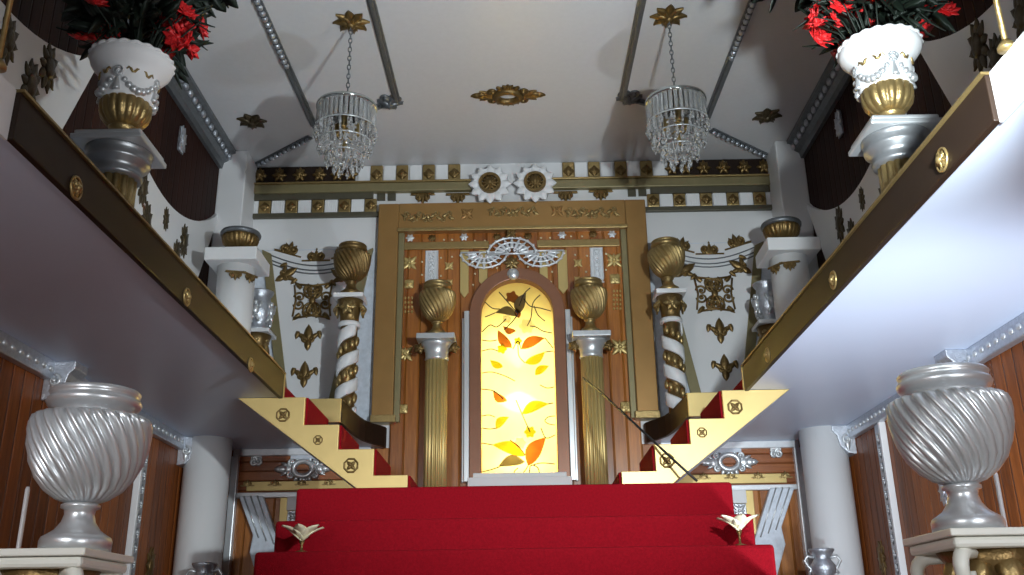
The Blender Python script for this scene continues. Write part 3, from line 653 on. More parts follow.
# ================================================================== twisted columns and their urns
for s, cap in ((-1, (350.5, 297)), (1, (669, 293))):
    yc = 6.95; p = at_y(*cap, yc); x, zc = p.x, p.z; r = .078; cl = SIDE[s]
    t = thing('twisted_column', 'white and gold barley twist column on the %s gallery beside the bronze frame' % cl, 'column', (x, yc, ZG), 'twisted columns')
    MB().box(x-.115, x+.115, yc-.115, yc+.115, zc-.035, zc).build('abacus', 'white', t, bevel=.005)
    MB().lathe([(r*.9, -.22), (r*.95, -.16), (r*1.1, -.09), (r*1.3, -.035)], (x, yc, zc), 24).build('capital', 'oldgold', t)
    for i in range(4):
        a = -PI/2+i*PI/2; T = Matrix.Translation((x+.085*math.cos(a), yc+.085*math.sin(a), zc-.11)) @ Matrix.Rotation(a+PI/2, 4, 'Z') @ Matrix.Rotation(PI/2-.15, 4, 'X') @ Matrix.Scale(.13, 4)
        mb = MB(T); rosette(mb, 6, .5, .2, .2); mb.build('capital_flower', 'gold', t)
    MB().lathe([(r*1.08, -.25), (r*1.12, -.235), (r*1.08, -.215)], (x, yc, zc), 28).build('collar', 'white', t)
    L = zc-.25-ZG; MB().lathe([(r*.84, 0), (r*.84, L)], (x, yc, ZG), 28).build('shaft', 'oldgold', t)
    turns = L/.235; pts = []
    for i in range(int(turns*22)+1):
        a = -2*PI*i/22*s-.6; pts.append((x+r*.86*math.cos(a), yc+r*.86*math.sin(a), ZG+.02+(L-.04)*i/(turns*22)))
    mb = MB(); vs = []; fs = []
    for i, q in enumerate(pts):
        d = Vector((q[0]-x, q[1]-yc, 0)).normalized()
        for o_, h_ in ((0, -.055), (.016, -.045), (.016, .045), (0, .055)): vs.append(Vector(q)+d*o_+Vector((0, 0, h_)))
    for i in range(len(pts)-1):
        for k in range(4): fs.append((i*4+k, i*4+(k+1) % 4, (i+1)*4+(k+1) % 4, (i+1)*4+k))
    fs += [(0, 1, 2, 3), tuple(len(vs)-4+k for k in (3, 2, 1, 0))]
    mb.add(vs, fs); mb.build('twist_band', 'white', t)
    mb = MB()
    for i in range(int(turns*9)):
        a = -2*PI*i/9*s-.6+PI; zz = ZG+.02+(L-.04)*i/(turns*9)
        if 0.03 < zz-ZG < L-.03: mb.blob((x+r*.84*math.cos(a), yc+r*.84*math.sin(a), zz), (.022, .022, .036), 7, 5)
    tag(mb.build('gilt_leaves', 'gold', t), kind='stuff')
    swirl_urn((x, yc, zc), .148, .43, 'gold' if s > 0 else 'oldgold', 'gold swirl urn on top of the %s barley twist column' % cl, 'gold urns on the twisted columns', 22)
# ================================================================== flower urns on fluted pedestals at the gallery edge
for s in (-1, 1):
    cl = SIDE[s]; x, y = s*1.605, 3.5; zc = 3.43
    t = thing('gallery_pedestal', 'gold fluted pedestal with silver capital at the edge of the %s gallery' % cl, 'pedestal', (x, y, ZG), 'gallery pedestals')
    MB().lathe([(.085, 0), (.085, zc-.16-ZG)], (x, y, ZG), 140, 14, .16, 0, 0, None, .7).build('shaft', 'gold', t)
    MB().box(x-.12, x+.12, y-.12, y+.12, ZG, ZG+.06).build('plinth', 'silver', t, bevel=.01)
    MB().lathe([(.085, -.17), (.10, -.165), (.105, -.15), (.095, -.14), (.105, -.115), (.125, -.10), (.13, -.085), (.12, -.075), (.13, -.055), (.135, -.045)], (x, y, zc), 40).build('capital', 'pewter', t)
    mb = MB().box(x-.145, x+.145, y-.145, y+.145, zc-.045, zc-.022); mb.build('abacus', 'silver', t, bevel=.006)
    MB().box(x-.135, x+.135, y-.135, y+.135, zc-.022, zc).build('upper_abacus', 'silver', t, bevel=.008)
    SC = Matrix.Translation((x, y, zc)) @ Matrix.Scale(.9, 4) @ Matrix.Translation((-x, -y, -zc))
    u = thing('flower_urn', 'white and gold urn with silver garlands and red flowers on the %s gallery pedestal' % cl, 'urn', (x, y, zc), 'flower urns')
    MB(SC).box(x-.09, x+.09, y-.09, y+.09, zc, zc+.022).build('plate', 'gold', u, bevel=.004)
    MB(SC).lathe([(.078, .022), (.075, .035), (.06, .045), (.055, .06), (.063, .07), (.066, .08), (.055, .088)], (x, y, zc), 32).build('stem', 'gold', u)
    MB(SC).lathe([(.055, .085), (.085, .10), (.108, .13), (.118, .165), (.119, .20), (.108, .215)], (x, y, zc), 120, 16, .10, 0, 1, 4, .7).build('gadroon', 'gold', u)
    MB(SC).lathe([(.105, .20), (.118, .215), (.123, .26), (.127, .31), (.135, .345), (.158, .37), (.182, .40), (.19, .425), (.183, .44), (.165, .44), (.14, .40), (.12, .36)], (x, y, zc), 48).build('bowl', 'plaster', u)
    mb = MB(SC); mb.tube([((.186+.004*math.cos(22*a))*math.cos(a)+x, (.186+.004*math.cos(22*a))*math.sin(a)+y, zc+.44+.003*math.sin(22*a)) for a in [2*PI*i/132 for i in range(132)]], .0085, 6, True); mb.build('rope_rim', 'plaster', u)
    for i in range(4):
        a0 = -PI/2+i*PI/2
        def onr(a, z, r): return (x+r*math.cos(a), y+r*math.sin(a), zc+z)
        T = Matrix.Translation(onr(a0, .315, .128)) @ Matrix.Rotation(a0+PI/2, 4, 'Z') @ Matrix.Rotation(PI/2, 4, 'X') @ Matrix.Scale(.05, 4)
        mb = MB(SC @ T); rosette(mb, 8, .5, .2); mb.ring([(.5*math.cos(2*PI*k/16), .5*math.sin(2*PI*k/16)) for k in range(16)], [(.4*math.cos(2*PI*k/16), .4*math.sin(2*PI*k/16)) for k in range(16)], 0, .2, 'z'); mb.build('silver_rosette', 'silver', u)
        mb = MB(SC)
        for k in range(9):
            f = k/8; a = a0+.08+f*(PI/2-.16); zz = .30-.075*math.sin(PI*f); rr = .124+.004*f
            mb.blob(onr(a, zz, rr), (.012+.008*math.sin(PI*f),)*3, 7, 5)
        mb.build('garland', 'silver', u)
        mb = MB(SC); mb.tube([onr(a0, .29-.01*k, .125) for k in range(8)], [.006+.002*k for k in range(8)], 6); mb.build('tassel', 'silver', u)
        for q in (-1, 1):
            mb = MB(SC); mb.tube([onr(a0+q*(.28+.07*k), .325+.012*math.sin(k*1.4), .132) for k in range(7)], [.003, .006, .007, .006, .007, .006, .003], 5); mb.build('ribbon', 'gold', u)
    # a bouquet of red blossoms with dark leaves: one arrangement standing in the urn
    bq = thing('bouquet', 'bunch of red flowers with dark leaves in the %s white urn' % cl, 'flowers', (x, y, zc+.36), 'bouquets in the flower urns')
    random.seed(11+s)
    mbs = MB(); mbl = MB(); heads = []
    for k in range(34):
        a = random.uniform(0, 2*PI); rr = .30*math.sqrt(random.random()); hh = random.uniform(.06, .30)*(1-.5*rr)+.05
        if k < 14: a = (PI if s > 0 else 0)+random.uniform(-.9, .7)*s; rr = random.uniform(.14, .27); hh = random.uniform(.10, .30)
        tip = Vector((x+rr*math.cos(a), y+rr*math.sin(a), zc+.38+hh)); b0 = Vector((x+.3*rr*math.cos(a), y+.3*rr*math.sin(a), zc+.34))
        mid = (tip+b0)/2+Vector((0, 0, .05)); mbs.tube([b0, mid, tip], .004, 4); heads.append(tip)
    for k in range(540):
        a = random.uniform(0, 2*PI); rr = .03+.20*math.sqrt(random.random()); hh = random.uniform(.10, .36)
        if k > 270: rr = .42*math.sqrt(random.random()); hh = random.uniform(.26+.55*rr, .88)  # upper tier out of view, larger leaves added to shade the ceiling
        T = Matrix.Translation((x+rr*math.cos(a), y+rr*math.sin(a), zc+.39+hh)) @ Matrix.Rotation(a, 4, 'Z') @ Matrix.Rotation(random.uniform(-1.2, 1.2), 4, 'Y') @ Matrix.Rotation(random.uniform(-1, 1), 4, 'X')
        mbl.T = T; mbl.petal((0, 0), 0, random.uniform(.08, .14)*(1.4 if k > 270 else 1), .045*(1.8 if k > 270 else 1), .008, n=5)
    mbs.build('stems', 'leaf', bq); tag(mbl.build('foliage', 'leaf', bq), kind='stuff')
    for h_ in heads:
        mb = MB(Matrix.Translation(h_) @ Matrix.Rotation(random.uniform(0, 6), 4, 'Z') @ Matrix.Rotation(random.uniform(.2, 1.5), 4, 'X') @ Matrix.Scale(.095, 4))
        for ring_, (R, tl, n) in enumerate([(.62, .25, 7), (.5, .6, 6), (.32, .9, 5)]):
            T0 = mb.T.copy()
            for i in range(n):
                mb.T = T0 @ Matrix.Rotation(2*PI*i/n+ring_*.4, 4, 'Z') @ Matrix.Rotation(-tl, 4, 'Y'); mb.petal((0, 0), 0, R, .46, .06, n=5, pw=.5)
            mb.T = T0
        mb.build('blossom', 'petalred', bq)
# ================================================================== corner pedestals with bowls, brackets with vases
for s in (-1, 1):
    cl = SIDE[s]; yc = 6.55
    a, zt_ = pair((206, 249), (820, 235), yc-.18); b, _ = pair((258, 252), (768, 240), yc-.18)
    xc = s*(a+b)/2; hw = (a-b)/2; 
    t = thing('corner_pedestal', 'white round pedestal with thick square top in the %s corner of the gallery' % cl, 'pedestal', (xc, yc, ZG), 'corner pedestals')
    MB().box(xc-hw, xc+hw, yc-hw, yc+hw, zt_-.10, zt_).build('cap_slab', 'white', t, bevel=.008)
    MB().lathe([(.135, 0), (.135, zt_-.10-ZG)], (xc, yc, ZG), 36).build('shaft', 'white', t)
    for ang in (-PI/2-.25*s, -PI/2+s*-1.05, PI/2):
        T = Matrix.Translation((xc+.137*math.cos(ang), yc+.137*math.sin(ang), zt_-.17)) @ Matrix.Rotation(ang+PI/2, 4, 'Z') @ Matrix.Rotation(PI/2, 4, 'X') @ Matrix.Scale(.15, 4)
        mb = MB(T); mb.T = T @ Matrix.Rotation(PI, 4, 'Z'); crest(mb); mb.build('gilt_bracket', 'oldgold', t)
    pb = at_y(*((239, 246) if s < 0 else (783, 236)), yc-.02); xb = pb.x
    t = thing('bowl', 'small gold gadrooned bowl with silver rim on the %s corner pedestal' % cl, 'bowl', (xb, yc, zt_), 'bowls on the corner pedestals')
    MB().lathe([(.06, 0), (.062, .012), (.04, .025), (.04, .04)], (xb, yc, zt_), 28).build('foot', 'oldgold', t)
    MB().lathe([(.04, .038), (.09, .055), (.125, .09), (.138, .13), (.135, .15)], (xb, yc, zt_), 132, 22, .07, 0, 1, 3, .7).build('body', 'oldgold', t)
    MB().lathe([(.132, .148), (.147, .155), (.150, .172), (.143, .185), (.125, .185), (.10, .15)], (xb, yc, zt_), 36).build('rim', 'graymetal', t)
    # bracket column + figured silver vase
    yv = 6.98; av, zv = pair((257, 334), (770, 322), yv); xv = s*av
    t = thing('bracket_column', 'white topped column with gilt capital under the %s silver vase' % cl, 'column', (xv, yv, ZG), 'vase columns')
    MB().box(xv-.12, xv+.12, yv-.12, yv+.12, zv-.03, zv).build('abacus', 'white', t, bevel=.006)
    MB().lathe([(.07, -.20), (.075, -.15), (.095, -.08), (.11, -.03)], (xv, yv, zv), 24).build('capital', 'oldgold', t)
    for i in range(6):
        a = i*PI/3-.3; T = Matrix.Translation((xv+.085*math.cos(a), yv+.085*math.sin(a), zv-.13)) @ Matrix.Rotation(a+PI/2, 4, 'Z') @ Matrix.Rotation(PI/2-.3, 4, 'X') @ Matrix.Scale(.12, 4)
        mb = MB(T); mb.petal((0, -.4), PI/2, .9, .6, .2); mb.blob((0, .4, .15), (.2, .15, .15), 7, 5); mb.build('acanthus_leaf', 'gold', t)
    MB().lathe([(.08, 0), (.085, .02), (.08, .04), (.066, .05), (.066, zv-.22-ZG), (.078, zv-.21-ZG), (.078, zv-.195-ZG)], (xv, yv, ZG), 24).build('shaft', 'white', t)
    t = thing('figured_vase', 'tarnished silver vase with raised figures on the %s white column' % cl, 'vase', (xv, yv, zv), 'figured silver vases')
    MB().lathe([(.075, 0), (.085, .02), (.06, .04), (.085, .08), (.108, .14), (.105, .20), (.085, .25), (.08, .28), (.10, .31), (.105, .325), (.09, .325), (.07, .29)], (xv, yv, zv), 32).build('body', 'oldsilver', t)
    for i in range(5):
        a = -PI/2+i*2*PI/5; q = Vector((math.cos(a), math.sin(a), 0)); c = Vector((xv, yv, zv))
        mb = MB(); mb.blob(c+q*.105+Vector((0, 0, .15)), (.03, .03, .045), 8, 6).blob(c+q*.108+Vector((0, 0, .21)), .021, 8, 6)
        w = Vector((-q.y, q.x, 0))
        for e in (-1, 1): mb.tube([c+q*.11+Vector((0, 0, .18)), c+q*.115+w*e*.035+Vector((0, 0, .17)), c+q*.112+w*e*.045+Vector((0, 0, .21))], .011, 6); mb.tube([c+q*.10+Vector((0, 0, .12)), c+q*.105+w*e*.02+Vector((0, 0, .09)), c+q*.09+w*e*.025+Vector((0, 0, .06))], .013, 6)
        mb.build('figure', 'silver', t)
# ================================================================== drape boards and crown mouldings on the upper side walls
for s in (-1, 1):
    sd = SIDE[s]; X0, X1 = s*(XW-.03), s*XW
    for k, (yc, hw, app_) in enumerate([(3.80, 1.06, [[(8, 40, .22), (30, 85, .24), (48, 68, .24)], [(1022, 17, .22), (997, 58, .22), (979, 46, .26)]]),
                                 (6.08, 1.08, [[(143, 188, .22), (146, 222, .24), (166, 219, .15), (184, 241, .22), (176, 257, .22)], [(884, 195, .2), (862, 199, .15), (840, 224, .24), (852, 236, .22)]])]):
        where = ('front', 'rear')[k]
        t = thing('drape_board', 'white swag shaped board with dark gilt ornaments on the %s upper wall, %s' % (sd, ('nearest the camera', 'nearest the altar')[k]), 'wall ornament', (s*XW, yc, ZG), 'swag boards on the side walls')
        n = 20; zt_ = 4.80
        top = [(yc-hw+2*hw*i/n, zt_-.42*math.sin(PI*i/n)**.8) for i in range(n+1)]
        MB().prism(top+[(yc+.22, ZG), (yc-.22, ZG)], min(X0, X1), max(X0, X1), 'x').build('board', 'white', t, smooth=False)
        for px, py, q in app_[0 if s < 0 else 1]:
            p = at_x(px, py, X0); 
            if p.z < ZG+.1: continue
            mb = MB(frame(p, sd, 0, q*1.05)); oval_leaf(mb); mb.build('applique', 'darkgilt', t)
    mb = MB()
    prof = [(0, 0), (0, -.17), (.03, -.17), (.04, -.12), (.075, -.10), (.10, -.04), (.13, -.03), (.13, 0)]
    mb = MB(); vs = []; L = len(prof)
    for yy in (-1.5, YB): vs += [(s*(XW-a), yy, ZC+b) for a, b in prof]
    mb.add(vs, [list(range(L)), list(range(L, 2*L))]+[(i, (i+1) % L, L+(i+1) % L, L+i) for i in range(L)], True)
    tr = struct(mb, 'trim_%d' % (1 if s < 0 else 2), 'graymetal')
    mb = MB()
    for i in range(46): mb.blob((s*(XW-.088), 3.0+.1*i, ZC-.07), (.022, .035, .03), 6, 4)
    mb.build('egg_moulding', 'oldsilver', tr)
    p = at_x(*((180, 140) if s < 0 else (841, 124)), s*XW)
    t = thing('wall_plaque', 'small silver plaque on the dark upper %s wall' % sd, 'plaque', p, 'silver wall plaques')
    mb = MB(frame(p, sd, 0, .22)); mb.prism([(-.18, -.45), (.18, -.45), (.22, 0), (.18, .45), (-.18, .45), (-.22, 0)], 0, .1, 'z'); mb.build('plate', 'oldsilver', t, bevel=.005)
    mb = MB(frame(p+Vector((-s*.02, 0, 0)), sd, 0, .2)); oval_leaf(mb); mb.build('relief', 'oldsilver', t)
    # brass rod standing at the gallery edge
    x, y = s*1.425, 2.30
    t = thing('brass_rod', 'thin brass rod rising from the near end of the %s gallery edge' % sd, 'rod', (x, y, ZG), 'brass rods at the gallery edges')
    MB().tube([(x, y, ZG+.02), (x, y, ZC-.01)], .008, 8).build('rod', 'gold', t)
    MB().lathe([(.025, 0), (.025, .01), (.012, .03)], (x, y, ZG+.018), 16).build('socket', 'gold', t)
# ================================================================== chandeliers
def chandelier(c, label):
    x, y = c; top = ZC
    t = thing('chandelier', label, 'chandelier', (x, y, top), 'crystal chandeliers')
    mb = MB(frame((x, y, top), 'ceil', 0, .25)); rosette(mb, 8, .5, .12, .14); mb.build('canopy', 'oldgold', t)
    zr = 3.195+EYE
    mb = MB(); z = top-.03; k = 0
    while z > zr+.02:
        a = k % 2; pts = [((x+(.011*math.cos(q) if a else 0)), y+(0 if a else .011*math.cos(q)), z-.018+.022*math.sin(q)) for q in [2*PI*i/10 for i in range(10)]]
        mb.tube(pts, .0035, 4, True); z -= .034; k += 1
    mb.build('chain', 'graymetal', t)
    R = .19
    MB().lathe([(R, 0), (R+.006, .006), (R+.006, .022), (R-.004, .026), (R-.02, .022), (.03, .022), (.03, 0), (R-.02, 0)], (x, y, zr-.02), 40).build('top_ring', 'mirror', t)
    MB().lathe([(.012, -.30), (.02, -.28), (.012, -.24), (.014, -.18), (.024, -.16), (.014, -.12), (.012, 0)], (x, y, zr-.02), 16).build('stem', 'gold', t)
    for i in range(3):
        a = 2*PI*i/3-PI/2; q = (x+.075*math.cos(a), y+.075*math.sin(a), zr-.19)
        l = MB().lathe([(.014, 0), (.02, .01), (.016, .02), (.016, .085), (.012, .09)], q, 14).build('candle_socket', 'gold', t)
        MB().lathe([(.008, .09), (.017, .115), (.018, .135), (.009, .165), (.002, .18)], q, 12).build('bulb', 'crystal', l)
        MB().tube([(x, y, zr-.20), (x+.04*math.cos(a), y+.04*math.sin(a), zr-.225), q], .005, 6).build('arm', 'gold', t)
    # tall prism curtain under the ring
    for i in range(36):
        a = 2*PI*i/36; q = Vector((x+(R-.006)*math.cos(a), y+(R-.006)*math.sin(a), zr-.02))
        T = Matrix.Translation(q) @ Matrix.Rotation(a, 4, 'Z'); mb = MB(T)
        mb.prism([(-.005, -.011), (.005, -.011), (.008, 0), (.005, .011), (-.005, .011), (-.008, 0)], -.135, -.004, 'z'); mb.build('prism', 'crystal', t, smooth=False)
    # lower rings and bead strings forming the basket
    rings = [(R+.005, zr-.165), (.165, zr-.26), (.115, zr-.35), (.06, zr-.41)]
    for r, z in rings[:3]: MB().tube([(x+r*math.cos(a), y+r*math.sin(a), z) for a in [2*PI*i/40 for i in range(40)]], .004, 5, True).build('wire_ring', 'silver', t)
    for i in range(24):
        a = 2*PI*i/24; mb = MB()
        for j in range(3):
            (r0, z0), (r1, z1) = rings[j], rings[j+1]
            for k in range(4):
                f = k/4; sg = .012*math.sin(PI*f); r = r0+(r1-r0)*f+sg; mb.blob((x+r*math.cos(a), y+r*math.sin(a), z0+(z1-z0)*f), (.0085, .0085, .0105), 6, 4)
        mb.build('bead_string', 'crystal', t)
    for j, (r, z, n, L) in enumerate([(R+.005, zr-.165, 18, .07), (.165, zr-.26, 16, .075), (.115, zr-.35, 12, .08), (.06, zr-.41, 7, .075)]):
        for i in range(n):
            a = 2*PI*(i+.5)/n; q = (x+r*math.cos(a), y+r*math.sin(a), z)
            MB().lathe([(.002, -L), (.012, -L*.68), (.009, -L*.35), (.003, -L*.08), (.002, 0)], q, 6).build('drop', 'crystal', t, smooth=False)
    return t
def copy_tree(o, parent=None):
    c = o.copy(); COL.objects.link(c); c.parent = parent
    for ch in list(o.children): copy_tree(ch, c)
    return c
ch = chandelier((-1.045, 5.36), 'crystal chandelier hanging from the ceiling over the left gallery stair')
c2 = copy_tree(ch); c2.location = (1.075, 5.36, ZC); c2['label'] = 'crystal chandelier hanging from the ceiling over the right gallery stair'
# ================================================================== ceiling ornaments and mouldings
p = at_z(508, 95, ZC); t = thing('ceiling_ornament', 'gilt openwork cartouche in the middle of the grey ceiling', 'ceiling ornament', p)
mb = MB(frame(p, 'ceil', 0, .275)); cartouche(mb); mb.build('cartouche', 'oldgold', t)
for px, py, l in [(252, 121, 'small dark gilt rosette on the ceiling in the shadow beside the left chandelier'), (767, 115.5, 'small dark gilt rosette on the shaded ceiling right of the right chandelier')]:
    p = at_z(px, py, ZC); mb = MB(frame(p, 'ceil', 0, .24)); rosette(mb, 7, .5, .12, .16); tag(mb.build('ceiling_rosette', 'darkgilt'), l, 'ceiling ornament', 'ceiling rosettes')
def ceil_strip(a, b, beads, label, ends=True):
    a, b = Vector(a), Vector(b); d = (b-a); L = d.length; d.normalize()
    t = thing('ceiling_moulding', label, 'moulding', a, 'ceiling mouldings')
    T = Matrix((d, Vector((0, 0, -1)).cross(d), Vector((0, 0, -1)))).transposed().to_4x4(); T.translation = a
    mb = MB(T); mb.box(0, L, -.028, .028, 0, .018).box(0, L, -.012, .012, .018, .034); mb.build('bar', 'graymetal', t, bevel=.004)
    f0, f1 = beads
    if f1 > f0:
        mb = MB(T); n = int((f1-f0)*L/.06)
        for i in range(n): mb.blob((L*f0+(f1-f0)*L*(i+.5)/n, 0, .026), (.026, .022, .022), 8, 5)
        mb.build('bead_row', 'oldsilver', t)
    return t
def extend(a, b, y0):
    d = b-a; return a+d*((y0-a.y)/d.y)
for s in (-1, 1):
    cl = SIDE[s]
    ceil_strip((s*1.62, 4.2, ZC), (s*1.575, 6.72, ZC), (0, .66), 'long half beaded grey moulding on the ceiling outside the %s chandelier' % cl)
    ceil_strip((s*.885, 4.2, ZC), (s*.865, 6.36, ZC), (0, 0), 'plain grey moulding on the ceiling inside the %s chandelier' % cl)
    ceil_strip((s*2.2, 7.36, ZC), (s*1.645, 6.90, ZC), (0, 1), 'short slanting beaded moulding towards the %s back corner of the ceiling' % cl)
    ceil_strip((s*1.55, 6.75, ZC), (s*.99, 6.42, ZC), (0, 0), 'short slanting plain moulding ending at the %s ceiling boss' % cl)
    mb = MB(frame((s*.92, 6.38, ZC), 'ceil', s*.2, .2)); rosette(mb, 6, .5, .2); crest(mb); mb.scroll((.2, .1), 0, .2, 1.1, .07, 1); mb.scroll((-.2, .1), PI, .2, 1.1, .07, -1)
    tag(mb.build('ceiling_boss', 'graymetal'), 'dark scrolled boss at the end of the plain moulding beside the %s chandelier' % cl, 'ceiling ornament', 'ceiling bosses')
# ================================================================== under the galleries
for s in (-1, 1):
    cl = SIDE[s]; sd = cl; xin = s*(XW-.05)
    t = thing('silver_cornice', 'silver patterned cornice under the %s gallery' % cl, 'cornice', (s*XW, 4.5, ZS), 'silver cornices')
    mb = MB().box(xin, s*XW, -1.5, 7.1, ZS-.10, ZS); mb.build('rail', 'oldsilver', t, bevel=.006)
    mb = MB()
    for i in range(64): mb.blob((xin, 2.2+.078*i, ZS-.05), (.010, .026, .018), 6, 4)
    tag(mb.build('embossed_beads', 'silver', t), kind='stuff')
    for yy in ((4.88, 6.93) if s < 0 else (4.93, 6.9)):
        x0 = s*(XW-.16); mb = MB()
        mb.prism([(s*XW, ZS-.0), (x0, ZS-.0), (x0, ZS-.04), (s*(XW-.13), ZS-.07), (s*(XW-.11), ZS-.15), (s*(XW-.06), ZS-.2), (s*XW, ZS-.21)], yy-.075, yy+.075); mb.build('corbel', 'oldsilver', t, bevel=.006)
        T = frame((s*(XW-.02), yy-.076, ZS-.1), 'back', 0, .14); mb = MB(T); mb.scroll((-s*.3, .2), PI if s > 0 else 0, .25, 1.2, .07, s); mb.petal((-s*.3, -.1), -PI/2, .5, .3, .1); mb.build('corbel_scroll', 'silver', t)
    ya = at_x(*((135, 510) if s < 0 else (889, 480)), s*XW).y
    t = thing('silver_strip', 'upright silver embossed strip on the %s board wall under the gallery' % cl, 'moulding', (s*XW, ya, 0), 'upright silver strips')
    MB().box(s*(XW-.03), s*XW, ya-.05, ya+.05, 0, ZS-.10).build('strip', 'oldsilver', t, bevel=.006)
    MB().box(s*(XW-.045), s*XW, ya-.085, ya-.05, 0, ZS-.10).build('white_edge', 'white', t, bevel=.006)
    mb = MB()
    for i in range(40): mb.T = frame((s*(XW-.03), ya, .9+.046*i), sd, (i % 2)*PI, .06); mb.scroll((0, 0), 0, .25, 1.1, .12, 1, 10); mb.petal((0, -.1), PI, .5, .3, .15, n=5)
    tag(mb.build('embossed_scrolls', 'silver', t), kind='stuff')
# gilt and silver ornaments on the board walls
p = at_x(882, 558, XW); mb = MB(frame(p, 'right', 0, .20)); oval_leaf(mb); tag(mb.build('gilt_wall_ornament', 'oldgold'), 'dark gilt ornament low on the right board wall beside the silver strip', 'wall ornament')
p = at_x(943, 490, XW); mb = MB(frame(p, 'right', 0, .16)); oval_leaf(mb); tag(mb.build('silver_wall_ornament', 'oldsilver'), 'small silver ornament on the right board wall behind the silver urn', 'wall ornament')
p = at_x(150, 566, -XW); mb = MB(frame(p, 'left', 0, .22)); oval_leaf(mb); tag(mb.build('gilt_wall_ornament', 'oldgold'), 'dark gilt ornament low on the left board wall beside the silver strip', 'wall ornament')
for s in (-1, 1):
    cl = SIDE[s]
    t = thing('lintel_panel', 'board panel with silver rails and ornaments on the rear wall under the %s gallery' % cl, 'wall panel', (s*1.7, YB, 0), 'rear panels under the galleries')
    def X(px, py): p = at_y(px, py, YB); return p.x-.02, p.z
    def fb(name, mat, x0, y0, x1, y1, th, bev=.004):
        a, b = X(x0, y0), X(x1, y1); return MB().box(s*a[0], s*b[0], YB-th, YB, min(a[1], b[1]), max(a[1], b[1])).build(name, mat, t, bevel=bev)
    xr = X(800, 450)[0]
    MB().box(s*1.13, s*2.2, YB-.02, YB, X(760, 485)[1], ZS).build('lintel_boards', 'woodh', t, smooth=False)
    MB().box(s*1.13, s*xr, YB-.06, YB, ZS-.055, ZS).build('top_rail', 'brightsilver', t, bevel=.006)
    MB().box(s*(xr-.045), s*(xr+.01), YB-.06, YB, .2, ZS-.055).build('upright_rail', 'brightsilver', t, bevel=.006)
    zb_ = X(765, 488)[1]; MB().box(s*1.13, s*(xr-.045), YB-.05, YB, zb_-.02, zb_+.02).build('cross_rail', 'brightsilver', t, bevel=.005)
    z0, z1 = X(745, 484)[1], X(745, 474.5)[1]; MB().box(s*1.14, s*X(788, 478)[0], YB-.035, YB, z0, z1).build('gilt_band', 'satin', t, bevel=.004)
    mb = MB()
    for k in range(5): mb.T = frame((s*(1.24+.21*k), YB-.035, (z0+z1)/2), 'back', 0, .11); crest(mb)
    mb.build('gilt_band_relief', 'gold', t)
    a = X(731, 462.5); mb = MB(frame((s*a[0], YB-.02, a[1]), 'back', 0, .22)); cartouche(mb); mb.build('cartouche', 'silver', t)
    a = X(777, 447); mb = MB(frame((s*a[0], YB-.02, a[1]), 'back', PI, .15)); crest(mb); mb.scroll((.1, .2), 0, .2, 1.2, .08, 1); mb.scroll((-.1, .2), PI, .2, 1.2, .08, -1); mb.build('crest', 'silver', t)
    fb('white_plaque', 'marble', 712, 443.5, 743, 453, .045)
    pts = [X(771, 489), (X(795, 489)[0], X(771, 489)[1]), X(782, 528), X(786, 545), X(774, 590), X(740, 590), X(755, 541)]
    MB().prism([(s*a, b) for a, b in pts], YB-.07, YB).build('marble_brace', 'marble', t, bevel=.008)
    for q in (.22, .5, .78):
        a0, a1, b0, b1 = Vector(pts[0]), Vector(pts[1]), Vector(pts[6]), Vector(pts[2]); u = a0+(a1-a0)*q; v = b0+(b1-b0)*q
        MB().tube([(s*u.x, YB-.07, u.y), (s*v.x, YB-.07, v.y)], .007, 5).build('brace_reed', 'silver', t)
    fb('gilt_upright', 'satin', 735, 491, 759, 535, .03); fb('white_block', 'white', 731, 491, 748, 504, .06); 
    fb('silver_block', 'oldsilver', 732, 505, 748, 519, .07)
    a = X(740, 512); mb = MB(frame((s*a[0], YB-.07, a[1]), 'back', 0, .12)); cross_flower(mb); mb.build('block_relief', 'silver', t)
    # two-handled vase on a plinth in front of the round column
    yv = 6.62; pv = at_y(*((205, 563) if s < 0 else (821, 549)), yv); zt_ = at_y(*((205, 563) if s < 0 else (821, 549)), yv).z; H = .26; zb_ = zt_-H; xv = pv.x
    t = thing('vase_plinth', 'white plinth in front of the %s round column under the gallery' % cl, 'plinth', (xv, yv, 0), 'vase plinths')
    MB().lathe([(.10, 0), (.10, zb_-.03), (.12, zb_-.02), (.12, zb_)], (xv, yv, 0), 28).build('plinth', 'white', t)
    t = thing('handled_vase', 'silver two handled vase in front of the %s round white column' % cl, 'vase', (xv, yv, zb_), 'two handled silver vases')
    MB().lathe([(.05, 0), (.055, .015), (.03, .03), (.055, .07), (.082, .12), (.085, .15), (.06, .185), (.052, .205), (.075, .235), (.085, .25), (.083, .26), (.065, .255), (.04, .2)], (xv, yv, zb_), 32).build('body', 'oldsilver', t)
    for q in (-1, 1):
        MB().tube([(xv+q*.055, yv, zb_+.205), (xv+q*.10, yv, zb_+.215), (xv+q*.12, yv, zb_+.185), (xv+q*.10, yv, zb_+.15), (xv+q*.08, yv, zb_+.13), (xv+q*.10, yv, zb_+.10)], .010, 7).build('handle', 'silver', t)
    # thin white pole beside the pedestal
    x, y = s*1.69, 3.35; zt_ = 2.0
    t = thing('white_pole', 'thin white pole standing beyond the %s silver urn' % cl, 'pole', (x, y, 0), 'thin white poles')
    MB().lathe([(.008, 0), (.008, zt_-.01), (.005, zt_)], (x, y, 0), 12).build('pole', 'rod', t); MB().lathe([(.09, 0), (.09, .015), (.02, .03)], (x, y, 0), 20).build('base', 'rod', t)
